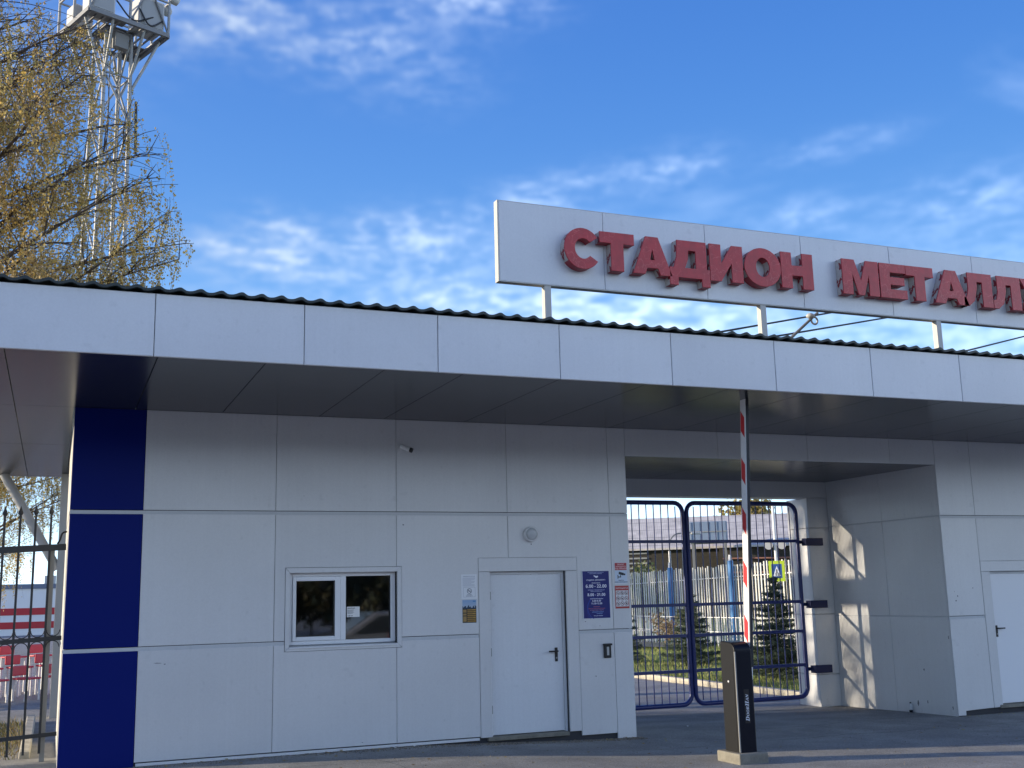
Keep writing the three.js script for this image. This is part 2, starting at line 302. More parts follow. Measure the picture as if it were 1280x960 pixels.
// soffit of the canopy
const SX = [-1.0, -0.5, 0.78, 1.76, 2.92, 3.74, 4.81, 5.85, 6.9, 7.95, 9.0, 10.05, 11.1, 12.15, 13.2, 14.25, 15.3, 16.35, 18.2];
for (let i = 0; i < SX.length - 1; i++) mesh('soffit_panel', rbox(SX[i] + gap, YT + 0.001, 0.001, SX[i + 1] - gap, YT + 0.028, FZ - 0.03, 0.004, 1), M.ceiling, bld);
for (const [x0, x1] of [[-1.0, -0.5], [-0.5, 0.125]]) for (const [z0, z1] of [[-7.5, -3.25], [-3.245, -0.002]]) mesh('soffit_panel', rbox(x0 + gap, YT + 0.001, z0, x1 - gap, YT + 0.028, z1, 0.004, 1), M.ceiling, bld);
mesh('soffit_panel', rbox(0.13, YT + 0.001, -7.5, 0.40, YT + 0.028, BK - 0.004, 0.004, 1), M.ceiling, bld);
// fascia
const FX = [-1.0, -0.62, 0.741, 2.115, 3.465, 4.813, 6.161, 7.52, 8.891, 10.259, 11.63, 13.0, 14.37, 15.74, 17.1, 18.2];
for (let i = 0; i < FX.length - 1; i++) mesh('fascia_panel', sheet(rect(FX[i] + 0.003, YT, FX[i + 1] - 0.003, FT), FZ, 0.026, 0.005), i % 3 ? M.panel : M.panelB, bld);
mesh('fascia_core', [box(-0.97, YT + 0.03, FZ - 0.16, 18.17, FT - 0.02, FZ - 0.03)], M.core, bld);
{ const g = sheet([[-7.5, YT], [FZ - 0.03, YT], [FZ - 0.03, FT - 0.01], [BK - 0.1, FT - 0.01], [BK - 0.1, YT + 0.2], [-7.5, YT + 0.2]], 0, 0.024); g.rotateY(-Math.PI / 2); g.translate(-1.0, 0, 0); mesh('fascia_end_panel', g, M.panel, bld); }
mesh('rear_fascia', box(-0.97, YT, -7.53, 0.4, YT + 0.2, -7.505), M.panel, bld);
// roof: dark profiled sheet, its wavy edge proud of the fascia
{
  const per = 0.1872, x0 = -1.06, x1 = 18.26, n = Math.round((x1 - x0) / per) * 10, rows = [[3.045, 0], [3.04, 0.0], [2.2, 0.02], [0, -0.02], [BK - 0.3, -0.16]];
  const prof = x => { const t = (((x - 0.02) / per) % 1 + 1) % 1; return 0.030 * Math.pow(0.5 + 0.5 * Math.cos((t < 0.38 ? t / 0.38 * 0.5 : 0.5 + (t - 0.38) / 0.62 * 0.5) * 2 * Math.PI), 1.5); };
  const p = [], uv = [], idx = [];
  const th = 0.022;
  const ring = [[3.045, 0, 0], ...rows.slice(1).map(([z, d]) => [z, d, 0])];
  const bottom = ring.slice().reverse().map(([z, d]) => [z, d - th, 1]);
  const all = [...ring, ...bottom];
  for (let i = 0; i <= n; i++) { const x = x0 + (x1 - x0) * i / n; for (const [z, d, b] of all) { p.push(x, FT + 0.034 + prof(x) * (b ? 0.75 : 1) + d, z); uv.push(x, z); } }
  const k = all.length;
  for (let i = 0; i < n; i++) for (let j = 0; j < k; j++) { const a = i * k + j, b = i * k + (j + 1) % k; idx.push(a, a + k, b, b, a + k, b + k); }
  const g = new THREE.BufferGeometry(); g.setAttribute('position', new THREE.Float32BufferAttribute(p, 3)); g.setAttribute('uv', new THREE.Float32BufferAttribute(uv, 2)); g.setIndex(idx);
  const gg = g.toNonIndexed(); gg.computeVertexNormals(); mesh('roof', gg, M.roof, bld);
}
mesh('roof_deck', box(-0.97, FT - 0.02, BK - 0.2, 18.17, FT - 0.003, FZ - 0.06).translate(0, -0.16, 0), M.core, bld);
mesh('rear_roof', box(-1.02, YT + 0.2, -7.55, 0.42, YT + 0.22, BK - 0.25), M.roof, bld);

// window with its trim, frame, opening sash and dark room behind
{
  const w = new THREE.Group(); w.name = 'window'; bld.add(w);
  const { x0, x1, y0, y1 } = WT, o = { x0: 2.590, x1: 3.910, y0: 1.216, y1: 2.070 };
  const trim = (a) => mesh('trim', sheet(a, 0.009, 0.03, 0.003), M.panel, w);
  trim([[x0, y1], [o.x0, o.y1], [o.x1, o.y1], [x1, y1]]); trim([[x0, y0], [o.x0, o.y0], [o.x0, o.y1 - 0.001], [x0, y1 - 0.001]]); trim([[x1, y0], [x1, y1 - 0.001], [o.x1, o.y1 - 0.001], [o.x1, o.y0]]);
  trim([[x0 + 0.001, y0], [x1 - 0.001, y0], [o.x1 - 0.001, o.y0 - 0.001], [o.x0 + 0.001, o.y0 - 0.001]]);
  const zf = -0.085;
  mesh('reveal', [box(o.x0 - 0.012, o.y0, -0.17, o.x0, o.y1, -0.022), box(o.x1, o.y0, -0.17, o.x1 + 0.012, o.y1, -0.022), box(o.x0, o.y1, -0.17, o.x1, o.y1 + 0.012, -0.022)], M.panel, w);
  mesh('sill', [sheet([[-0.17, o.y0 + 0.012], [0.028, o.y0 - 0.012], [0.028, o.y0 - 0.02], [-0.17, o.y0 + 0.004]], 0, o.x1 - o.x0 - 0.004, 0.001).rotateY(-Math.PI / 2).translate(o.x0 + 0.002, 0, 0)], M.pvc, w);
  const fr = mesh('frame', [rbox(o.x0 + 0.002, o.y0 + 0.013, zf - 0.06, o.x0 + 0.048, o.y1 - 0.001, zf, 0.005), rbox(3.846, o.y0 + 0.013, zf - 0.06, o.x1 - 0.002, o.y1 - 0.001, zf, 0.005), rbox(o.x0 + 0.048, 2.026, zf - 0.06, 3.846, o.y1 - 0.001, zf, 0.005), rbox(o.x0 + 0.048, o.y0 + 0.013, zf - 0.06, 3.846, 1.273, zf, 0.005), rbox(3.222, 1.273, zf - 0.06, 3.288, 2.026, zf, 0.005)], M.pvc, w);
  const sash = mesh('sash', [rbox(2.640, 1.275, zf - 0.055, 2.683, 2.024, zf + 0.016, 0.006), rbox(3.150, 1.275, zf - 0.055, 3.218, 2.024, zf + 0.016, 0.006), rbox(2.683, 1.975, zf - 0.055, 3.150, 2.024, zf + 0.016, 0.006), rbox(2.683, 1.275, zf - 0.055, 3.150, 1.322, zf + 0.016, 0.006)], M.pvc, w);
  for (const [a, b, c, d, e, f] of [[2.680, 1.318, -0.02, 2.688, 1.979, 0.009], [3.146, 1.318, -0.02, 3.153, 1.979, 0.009], [3.286, 1.27, -0.03, 3.293, 2.028, -0.006], [3.84, 1.27, -0.03, 3.848, 2.028, -0.006]]) mesh('gasket', box(a, b, zf + c, d, e, zf + f), M.gasket, w);
  mesh('pane', box(2.680, 1.318, zf - 0.022, 3.153, 1.979, zf - 0.018), M.glass, w);
  mesh('pane', box(3.284, 1.270, zf - 0.032, 3.849, 2.029, zf - 0.028), M.glass, w);
  const st = cutText(256, 200, (c, W, H) => { c.fillStyle = '#ecece8'; c.fillRect(0, 0, W, H); c.fillStyle = '#222'; c.font = 'bold 26px sans-serif'; c.fillText('ВНИМАНИЕ', 14, 40); c.fillStyle = '#555'; for (let i = 0; i < 4; i++) c.fillRect(14, 62 + i * 20, 130 - (i % 2) * 22, 7); c.fillStyle = '#222'; c.font = 'bold 24px sans-serif'; c.fillText('8 800 100', 14, 184); });
  mesh('sticker', box(3.306, 1.536, zf - 0.0276, 3.465, 1.66, zf - 0.0270), faced(st), w).geometry = plateGeo(3.306, 1.536, 3.465, 1.66, zf - 0.027, 0.001);
  for (const x of [2.78, 3.05, 3.72]) mesh('bolt_cap', new THREE.SphereGeometry(0.009, 8, 5).scale(1, 0.7, 0.5).translate(x, 1.243, zf + 0.002), M.pvc, w);
}
// interior of the duty room seen through the panes
{
  mesh('duty_room', [box(0.9, -0.02, -3.0, 4.8, 0.02, -0.19), box(0.9, 2.9, -3.0, 4.8, 2.95, -0.19), box(0.85, 0.02, -3.0, 0.9, 2.9, -0.19), box(4.8, 0.02, -3.0, 4.85, 2.9, -0.19), box(0.85, 0.02, -3.06, 4.85, 2.9, -3.01)], M.room, bld);
}
function cutText(w, h, draw) { const c = document.createElement('canvas'); c.width = w; c.height = h; const x = c.getContext('2d'); draw(x, w, h); const t = new THREE.CanvasTexture(c); t.colorSpace = THREE.SRGBColorSpace; t.magFilter = THREE.LinearFilter; t.anisotropy = 8; return t; }
function faced(t, rough = 0.45) { return new THREE.MeshStandardMaterial({ map: t, roughness: rough }); }
// a thin plate whose whole front shows the texture once
function plateGeo(x0, y0, x1, y1, z, t) {
  const g = new THREE.BoxGeometry(x1 - x0, y1 - y0, t); const p = g.attributes.position, u = g.attributes.uv;
  for (let i = 0; i < p.count; i++) u.setXY(i, p.getX(i) / (x1 - x0) + 0.5, p.getY(i) / (y1 - y0) + 0.5);
  g.translate((x0 + x1) / 2, (y0 + y1) / 2, z + t / 2); return g;
}

// doors
function buildDoor(o) {
  const d = new THREE.Group(); d.name = 'door'; bld.add(d);
  const { cx0, cx1, cy1, x0, x1, y0, y1 } = o, zf = -0.085;
  mesh('casing', sheet(rect(cx0 + 0.002, y1 + 0.002, cx1 - 0.002, cy1), 0.004, 0.03), M.panel, d);
  mesh('casing', sheet(rect(cx0 + 0.002, o.cb, x0, y1 - 0.001), 0.003, 0.03), M.panelB, d);
  mesh('casing', sheet(rect(x1, o.cb, cx1 - 0.002, y1 - 0.001), 0.003, 0.03), M.panelB, d);
  mesh('jamb', [rbox(x0 + 0.001, y0, zf - 0.07, x0 + 0.035, y1 - 0.001, zf + 0.014, 0.004), rbox(x1 - 0.035, y0, zf - 0.07, x1 - 0.001, y1 - 0.001, zf + 0.014, 0.004), rbox(x0 + 0.035, y1 - 0.036, zf - 0.07, x1 - 0.035, y1 - 0.001, zf + 0.014, 0.004)], M.doorPaint, d);
  mesh('leaf', rbox(x0 + 0.039, y0 + 0.012, zf - 0.05, x1 - 0.040, y1 - 0.040, zf + 0.004, 0.004), o.mat, d);
  mesh('threshold', rbox(x0 - 0.06, y0 - 0.045, -0.17, x1 - 0.02, y0 + 0.004, 0.016, 0.005), M.concrete, d);
  const hx = o.hx, s = o.lever, hy = o.hy;
  const h = mesh('handle', [rbox(hx - 0.02, hy - 0.13, zf + 0.004, hx + 0.02, hy + 0.045, zf + 0.016, 0.006), bar(V(hx, hy, zf + 0.014), V(hx, hy, zf + 0.062), 0.011, 0.011, 10), rbox(Math.min(hx, hx + s * 0.125), hy - 0.0105, zf + 0.05, Math.max(hx, hx + s * 0.125), hy + 0.0105, zf + 0.07, 0.008)], M.black, d);
  mesh('key_cylinder', bar(V(hx, hy - 0.085, zf + 0.012), V(hx, hy - 0.085, zf + 0.022), 0.011, 0.011, 10), M.galv, d);
  if (o.hinge) for (const y of [0.35, 1.05, 1.75]) mesh('hinge', bar(V(o.hinge, y - 0.05, zf + 0.02), V(o.hinge, y + 0.05, zf + 0.02), 0.009, 0.009, 8), M.galvDark, d);
  return d;
}
buildDoor({ cx0: DC.x0, cx1: DC.x1, cy1: DC.y1, x0: 5.126, x1: 6.190, y0: 0.03, y1: 2.050, cb: 0.03, mat: M.doorPaint, hx: 6.055, hy: 1.03, lever: -1, hinge: 5.150 });
buildDoor({ cx0: D2.x0, cx1: D2.x1, cy1: D2.y1, x0: 13.42, x1: 14.52, y0: -0.055, y1: 1.940, cb: -0.085, mat: M.doorWhite, hx: 13.52, hy: 1.075, lever: 1 });

// ---------------------------------------------------------------- sign on the roof
{
  const sg = thing('roof_sign', 'long grey panel sign with red raised Cyrillic letters, standing on posts above the canopy', 'sign');
  const z1 = 2.185, z0 = 2.085, yb = 5.221, yt = 6.184, J = [4.470, 5.803, 7.201, 8.622, 10.036, 11.46, 12.88, 14.3, 15.7];
  for (let i = 0; i < J.length - 1; i++) mesh('sign_panel', sheet(rect(J[i] + (i ? 0.0025 : 0.012), yb + 0.01, J[i + 1] - 0.0025, yt - 0.01), z1, 0.02), M.panelB, sg);
  mesh('sign_frame', [rbox(4.462, yb, z0, 4.482, yt, z1 - 0.001, 0.003), box(4.482, yb, z0, 15.7, yb + 0.012, z1 - 0.003), box(4.482, yt - 0.012, z0, 15.7, yt, z1 - 0.003), box(4.484, yb + 0.012, z0, 15.7, yt - 0.012, z1 - 0.03)], M.post, sg);
  for (const x of [5.07, 8.0, 10.79, 13.6]) mesh('post', box(x - 0.04, FT - 0.02, 2.095, x + 0.04, yb - 0.001, 2.175), M.post, sg);
  // letters
  const veinTex = grayTex(512, (u, v) => { const a = Math.abs(tfbm(u, v, 7, 101, 4) - 0.5), b = Math.abs(tfbm(u, v, 11, 131, 4) - 0.5), p = tfbm(u, v, 3, 117, 3), vein = Math.max(1 - a / 0.022, 1 - b / 0.018, 0) * sstep(0.40, 0.6, p); const m = tfbm(u, v, 14, 121, 3); const k = 1 + 0.16 * (m - 0.5); return [k * lerp(200, 226, vein * 0.8), k * lerp(42, 110, vein * 0.8), k * lerp(52, 104, vein * 0.8)]; }, 1 / 0.9, true);
  const face = new THREE.MeshPhysicalMaterial({ map: veinTex, roughness: 0.34, bumpMap: veinTex, bumpScale: 0.0015 });
  face.color.setRGB(0.82, 0.78, 0.78);
  const redSide = std(0.36, 0.022, 0.035, 0.4);
  const peelTex = grayTex(256, (u, v) => { const n = tfbm(u, v, 6, 141, 5), e = tfbm(u, v, 22, 151, 2); return n + 0.18 * (e - 0.5) > 0.62 ? [150, 34, 44] : [206 + 20 * (e - 0.5), 196 + 20 * (e - 0.5), 186 + 20 * (e - 0.5)]; }, 1 / 0.35, true);
  const peeled = std(0.85, 0.85, 0.85, 0.6, { map: peelTex });
  const B = 5.433, H = 0.462;
  function ringPts(cx, cy, rx, ry, a0, a1, n) { const o = []; for (let i = 0; i <= n; i++) { const a = (a0 + (a1 - a0) * i / n) * D2R; o.push([cx + rx * Math.cos(a), cy + ry * Math.sin(a)]); } return o; }
  const glyph = {
    'С': () => ({ o: [...ringPts(0.5, 0.5, 0.5, 0.53, 36, 324, 30), ...ringPts(0.52, 0.5, 0.24, 0.27, 318, 42, 24)] }),
    'Т': () => ({ o: [[0, 1], [0, 0.72], [0.32, 0.72], [0.32, 0], [0.68, 0], [0.68, 0.72], [1, 0.72], [1, 1]].reverse() }),
    'А': () => ({ o: [[0, 0], [0.30, 0], [0.36, 0.17], [0.64, 0.17], [0.70, 0], [1, 0], [0.66, 1], [0.34, 1]], h: [[[0.44, 0.38], [0.50, 0.68], [0.56, 0.38]]] }),
    'Д': () => ({ o: [[0, -0.21], [0.20, -0.21], [0.20, 0], [0.80, 0], [0.80, -0.21], [1, -0.21], [1, 0.26], [0.93, 0.26], [0.93, 1], [0.20, 1], [0.18, 0.55], [0.10, 0.26], [0, 0.26]], h: [[[0.38, 0.26], [0.46, 0.50], [0.47, 0.74], [0.66, 0.74], [0.66, 0.26]]] }),
    'И': () => ({ o: [[0, 0], [0.32, 0], [0.66, 0.52], [0.66, 0], [1, 0], [1, 1], [0.68, 1], [0.34, 0.48], [0.34, 1], [0, 1]] }),
    'О': () => ({ o: ringPts(0.5, 0.5, 0.5, 0.53, 0, 356, 40), h: [ringPts(0.5, 0.5, 0.19, 0.27, 0, 354, 26)] }),
    'Н': () => ({ o: [[0, 0], [0.33, 0], [0.33, 0.36], [0.67, 0.36], [0.67, 0], [1, 0], [1, 1], [0.67, 1], [0.67, 0.64], [0.33, 0.64], [0.33, 1], [0, 1]] }),
    'М': () => ({ o: [[0, 0], [0.27, 0], [0.27, 0.60], [0.42, 0], [0.58, 0], [0.73, 0.60], [0.73, 0], [1, 0], [1, 1], [0.66, 1], [0.5, 0.42], [0.34, 1], [0, 1]] }),
    'Е': () => ({ o: [[0, 0], [1, 0], [1, 0.25], [0.38, 0.25], [0.38, 0.39], [0.92, 0.39], [0.92, 0.61], [0.38, 0.61], [0.38, 0.75], [0.98, 0.75], [0.98, 1], [0, 1]] }),
    'Л': () => ({ o: [[0, 0], [0.17, 0], [0.36, 0.16], [0.47, 0.55], [0.47, 0.74], [0.66, 0.74], [0.66, 0], [1, 0], [1, 1], [0.17, 1], [0.17, 0.5], [0.10, 0.26], [0, 0.24]] }),
    'У': () => ({ o: [[0.06, 0.02], [0.32, 0], [0.52, 0.16], [1, 1], [0.66, 1], [0.5, 0.62], [0.34, 1], [0, 1], [0.33, 0.34], [0.26, 0.24], [0.06, 0.26]] }),
    'Р': () => ({ o: [[0, 0], [0.34, 0], [0.34, 0.32], [0.66, 0.33], [0.92, 0.46], [1, 0.66], [0.92, 0.88], [0.66, 1], [0, 1]], h: [[[0.34, 0.55], [0.34, 0.77], [0.58, 0.77], [0.66, 0.66], [0.58, 0.55]]] }),
    'Г': () => ({ o: [[0, 0], [0.4, 0], [0.4, 0.73], [1, 0.73], [1, 1], [0, 1]] }),
  };
  const word = [['С', 5.235, 5.700], ['Т', 5.690, 6.140], ['А', 6.120, 6.640], ['Д', 6.612, 7.165], ['И', 7.175, 7.645], ['О', 7.672, 8.205], ['Н', 8.212, 8.690], ['М', 9.150, 9.725], ['Е', 9.748, 10.180], ['Т', 10.180, 10.635], ['А', 10.648, 11.225], ['Л', 11.145, 11.655], ['Л', 11.668, 12.170], ['У', 12.175, 12.72], ['Р', 12.77, 13.24], ['Г', 13.29, 13.68]];
  for (const [ch, x0, x1] of word) {
    const gdef = glyph[ch](), w = x1 - x0, P2 = ([x, y]) => new THREE.Vector2(x0 + x * w, B + y * H);
    const s = new THREE.Shape(gdef.o.map(P2)); for (const h of gdef.h || []) s.holes.push(new THREE.Path(h.map(P2)));
    const L = new THREE.Group(); L.name = 'letter'; sg.add(L);
    mesh('face', boxUV(new THREE.ExtrudeGeometry(s, { depth: 0.008, bevelEnabled: true, bevelThickness: 0.004, bevelSize: 0.003, bevelSegments: 1 }).translate(rr(0, 0.001), 0, 2.300)), face, L);
    const body = new THREE.ExtrudeGeometry(s, { depth: 0.108, bevelEnabled: false }).toNonIndexed(); body.translate(0, 0, 2.1865);
    const a = { side: [], other: [] }, p = body.attributes.position, n = body.attributes.normal;
    for (let i = 0; i < p.count; i += 3) { const nx = n.getX(i), nz = n.getZ(i); (Math.abs(nz) < 0.5 && Math.abs(nx) > 0.8 ? a.side : a.other).push(i, i + 1, i + 2); }
    const runs = [['other', a.other]]; { let cur = []; a.side.forEach((v, i) => { cur.push(v); if (cur.length >= 6 && cur.length % 6 === 0 && (i + 1 >= a.side.length || a.side[i + 1] !== v + 1)) { runs.push(['side', cur]); cur = []; } }); if (cur.length) runs.push(['side', cur]); }
    for (const [k, ids] of runs) if (ids.length) {
      const g = new THREE.BufferGeometry(), pp = [], nn = []; for (const i of ids) { pp.push(p.getX(i), p.getY(i), p.getZ(i)); nn.push(n.getX(i), n.getY(i), n.getZ(i)); }
      g.setAttribute('position', new THREE.Float32BufferAttribute(pp, 3)); g.setAttribute('normal', new THREE.Float32BufferAttribute(nn, 3)); boxUV(g);
      mesh(k === 'side' ? 'peeling_side' : 'return', g, k === 'side' ? peeled : redSide, L);
    }
  }
}

// ---------------------------------------------------------------- fittings and notices on the wall
{
  const c = thing('security_camera', 'small bullet security camera under the canopy beside a panel joint', 'camera', [3.965, 3.585, 0]);
  mesh('mount', [bar(V(0, 0.02, 0.0), V(0, 0.02, 0.02), 0.03, 0.03, 14)], M.panel, c);
  mesh('arm', [bar(V(0, 0.02, 0.015), V(0.02, 0.0, 0.09), 0.011, 0.011, 8)], M.panel, c);
  mesh('body', [bar(V(-0.02, 0.03, 0.075), V(0.075, -0.025, 0.155), 0.028, 0.028, 14)], M.flash, c);
  mesh('lens_hood', [bar(V(0.072, -0.023, 0.152), V(0.092, -0.035, 0.169), 0.03, 0.031, 14)], M.black, c);
  const l = thing('bulkhead_lamp', 'round white bulkhead lamp above the entrance door', 'lamp', [5.697, 2.522, 0.0]);
  mesh('housing', new THREE.LatheGeometry([[0, 0], [0.098, 0], [0.1, 0.012], [0.096, 0.05], [0.086, 0.062], [0.078, 0.056]].map(([a, b]) => new THREE.Vector2(a, b)), 36).rotateX(Math.PI / 2), M.flash, l);
  mesh('diffuser', new THREE.LatheGeometry([[0.079, 0.05], [0.07, 0.068], [0.045, 0.08], [0, 0.084]].map(([a, b]) => new THREE.Vector2(a, b)), 32).rotateX(Math.PI / 2), phys(0.50, 0.52, 0.53, 0.25), l);
  const ic = thing('access_reader', 'black access reader with a pale keypad on the narrow panel right of the door', 'intercom', [6.748, 1.008, 0]);
  mesh('case', rbox(-0.053, -0.09, 0.0005, 0.053, 0.088, 0.03, 0.012, 3), M.black, ic);
  mesh('rain_hood', [rbox(-0.058, 0.07, 0.0005, 0.058, 0.094, 0.055, 0.008, 2)], M.black, ic);
  mesh('keypad', rbox(-0.016, -0.056, 0.029, 0.017, 0.052, 0.034, 0.004), M.galvBox, ic);
}
function plate(name, label, category, x0, y0, x1, y1, px, draw, o = {}) {
  const t = cutText(Math.round(px * (x1 - x0) / (y1 - y0)), px, draw);
  const m = mesh(numbered(name), plateGeo(-(x1 - x0) / 2, -(y1 - y0) / 2, (x1 - x0) / 2, (y1 - y0) / 2, 0, o.t || 0.003), faced(t, o.rough ?? 0.45));
  m.position.set((x0 + x1) / 2, (y0 + y1) / 2, 0.0008); m.rotation.z = o.tilt || 0; return tag(m, label, category);
}
plate('paper_notice', 'white paper notice with a no smoking symbol taped beside the door casing', 'notice', 4.740, 1.716, 4.950, 2.022, 512, (c, W, H) => {
  c.fillStyle = '#eef0f2'; c.fillRect(0, 0, W, H); c.fillStyle = '#8d93a0'; c.font = 'bold 20px sans-serif'; c.textAlign = 'center'; c.fillText('УВАЖАЕМЫЕ ПОСЕТИТЕЛИ!', W / 2, 50);
  c.fillStyle = '#a4a9b5'; for (let i = 0; i < 11; i++) c.fillRect(32, 72 + i * 17, W - 64 - (i % 4 === 3 ? 90 : (i * 37) % 28), 5);
  c.strokeStyle = '#8b909c'; c.lineWidth = 4; c.strokeRect(48, 270, W - 90, 200); c.lineWidth = 11; c.strokeStyle = '#555b68'; c.beginPath(); c.arc(W / 2 + 4, 346, 48, 0, 7); c.stroke(); c.beginPath(); c.moveTo(W / 2 - 28, 312); c.lineTo(W / 2 + 36, 380); c.stroke(); c.fillStyle = '#555b68'; c.fillRect(W / 2 - 30, 340, 66, 13);
  c.font = 'bold 24px sans-serif'; c.fillText('КУРЕНИЕ', W / 2, 428); c.fillText('ЗАПРЕЩЕНО', W / 2, 456);
}, { t: 0.001, rough: 0.8, tilt: 0.006 });
plate('poster', 'small poster with blue skyline above a yellow and dark timetable, beside the door', 'poster', 4.742, 1.408, 4.951, 1.712, 512, (c, W, H) => {
  c.fillStyle = '#d9dbdc'; c.fillRect(0, 0, W, H); const g = c.createLinearGradient(0, 14, 0, 190); g.addColorStop(0, '#8fb0d6'); g.addColorStop(1, '#b9c6d2'); c.fillStyle = g; c.fillRect(16, 12, W - 40, 180);
  c.fillStyle = '#3f86c0'; c.fillRect(W - 100, 28, 60, 22); c.fillStyle = '#27405a'; let x = 16; let q = 7; while (x < W - 24) { q = (q * 29 + 11) % 97; const w = 10 + q % 18, h = 16 + (q * 7) % 52; c.fillRect(x, 192 - h, Math.min(w, W - 24 - x), h); x += w; }
  c.fillStyle = '#33302a'; c.fillRect(16, 192, W - 40, 292); c.fillStyle = '#c79a45'; for (let i = 0; i < 7; i++) c.fillRect(128, 206 + i * 39, W - 164, 22); c.fillStyle = '#a98a52'; c.fillRect(30, 212, 76, 60); c.fillRect(30, 292, 76, 40); c.fillRect(30, 350, 76, 110);
  c.fillStyle = '#3a3325'; for (let i = 0; i < 7; i++) c.fillRect(140, 214 + i * 39, 90 + (i * 53) % 90, 5);
}, { t: 0.001, rough: 0.6, tilt: -0.004 });
plate('opening_hours_sign', 'dark blue opening hours board with white times, right of the door', 'sign', 6.418, 1.421, 6.820, 2.043, 1024, (c, W, H) => {
  c.fillStyle = '#dfe3ea'; c.fillRect(0, 0, W, H); c.fillStyle = '#0d1c72'; c.fillRect(12, 8, W - 24, H - 22); c.strokeStyle = '#1f4bb0'; c.lineWidth = 9; c.beginPath(); c.arc(W * 0.55, H * 0.78, 250, 2.0, 4.3); c.stroke(); c.lineWidth = 5; c.beginPath(); c.arc(W * 0.6, H * 0.8, 300, 2.1, 4.0); c.stroke();
  c.textAlign = 'center'; c.fillStyle = '#b9c4e4'; c.font = 'bold 24px sans-serif'; c.fillText('МУНИЦИПАЛЬНОЕ УЧРЕЖДЕНИЕ', W / 2, 44); c.fillText('СПОРТИВНЫЙ КОМПЛЕКС', W / 2, 72);
  c.fillStyle = '#f2f4fa'; c.beginPath(); c.ellipse(W / 2 - 18, 122, 40, 15, 0.5, 0, 7); c.ellipse(W / 2 + 22, 132, 36, 19, -0.4, 0, 7); c.fill();
  c.font = 'bold 38px sans-serif'; c.fillText('СТАДИОН «МЕТАЛЛУРГ»', W / 2, 212); c.font = 'bold 26px sans-serif'; c.fillText('РЕЖИМ РАБОТЫ', W / 2, 272);
  c.font = 'bold 96px sans-serif'; c.fillText('6.00 - 22.00', W / 2, 364); c.fillStyle = '#c6cfea'; c.font = 'bold 26px sans-serif'; c.fillText('выходные и праздничные дни', W / 2, 418); c.fillText('суббота, воскресенье', W / 2, 448);
  c.fillStyle = '#f2f4fa'; c.font = 'bold 82px sans-serif'; c.fillText('8.00 - 21.00', W / 2, 540); c.font = 'bold 28px sans-serif'; c.fillText('технический перерыв', W / 2, 606); c.font = 'bold 50px sans-serif'; c.fillText('6.00-8.00', W / 2, 660); c.fillText('11.30-12.00', W / 2, 716);
  c.fillStyle = '#c2646f'; c.font = 'bold 26px sans-serif'; c.fillText('ВНИМАНИЕ!', W / 2, 776); c.fillText('Вход посторонним воспрещён', W / 2, 812); c.fillStyle = '#b98a9b'; c.fillText('на территорию стадиона', W / 2, 846); c.fillStyle = '#8fb2e6'; c.fillText('соблюдайте правила', W / 2 + 20, 886); c.fillText('поведения', W / 2 + 60, 918); c.fillStyle = '#dfe6f6'; c.fillText('тел. для справок', W / 2 + 30, 966);
}, { t: 0.012, rough: 0.32 });
plate('surveillance_sign', 'red and white video surveillance warning sign at the passage corner', 'sign', 6.905, 1.868, 7.092, 2.147, 512, (c, W, H) => {
  c.fillStyle = '#e4e8ee'; c.fillRect(0, 0, W, H); c.fillStyle = '#b1373c'; c.fillRect(10, 10, W - 20, 176); c.textAlign = 'center'; c.fillStyle = '#e9c9c9'; c.font = 'bold 52px sans-serif'; c.fillText('ОБЪЕКТ', W / 2, 66); c.font = 'bold 46px sans-serif'; c.fillText('НАХОДИТСЯ', W / 2, 116); c.fillText('ПОД ОХРАНОЙ', W / 2, 164);
  c.fillStyle = '#cfdcec'; c.fillRect(10, 190, W - 20, H - 204); c.fillStyle = '#1d2634'; c.save(); c.translate(W / 2 + 4, 290); c.rotate(0.25); c.fillRect(-70, -52, 130, 62); c.fillRect(60, -44, 52, 42); c.restore(); c.fillRect(76, 300, 22, 90); c.fillRect(98, 340, 70, 22); c.fillRect(150, 300, 22, 60); c.font = 'bold 34px sans-serif'; c.fillText('ВЕДЁТСЯ', W / 2, 446); c.fillText('ВИДЕОНАБЛЮДЕНИЕ', W / 2, 484);
}, { t: 0.003, rough: 0.4 });
plate('prohibition_sign', 'red bordered sign with nine round prohibition symbols, under the surveillance sign', 'sign', 6.900, 1.545, 7.106, 1.842, 512, (c, W, H) => {
  c.fillStyle = '#b3433f'; c.fillRect(0, 0, W, H); c.textAlign = 'center'; c.fillStyle = '#efd2cc'; c.font = 'bold 46px sans-serif'; c.fillText('ЗАПРЕЩАЕТСЯ', W / 2, 72); c.fillStyle = '#e3e3e3'; c.fillRect(18, 108, W - 36, 360);
  for (let i = 0; i < 3; i++) for (let j = 0; j < 3; j++) { const x = 72 + i * (W - 144) / 2, y = 168 + j * 118; c.strokeStyle = '#8d4a4a'; c.lineWidth = 10; c.beginPath(); c.arc(x, y, 42, 0, 7); c.stroke(); c.fillStyle = '#2c2c30'; if ((i + j) % 3 === 0) c.fillRect(x - 20, y - 8, 40, 16); else if ((i + j) % 3 === 1) { c.fillRect(x - 8, y - 24, 16, 48); c.fillRect(x - 22, y - 6, 44, 12); } else { c.beginPath(); c.ellipse(x, y + 4, 24, 14, 0.5, 0, 7); c.fill(); } c.lineWidth = 7; c.beginPath(); c.moveTo(x - 29, y - 29); c.lineTo(x + 29, y + 29); c.stroke(); }
}, { t: 0.003, rough: 0.4 });

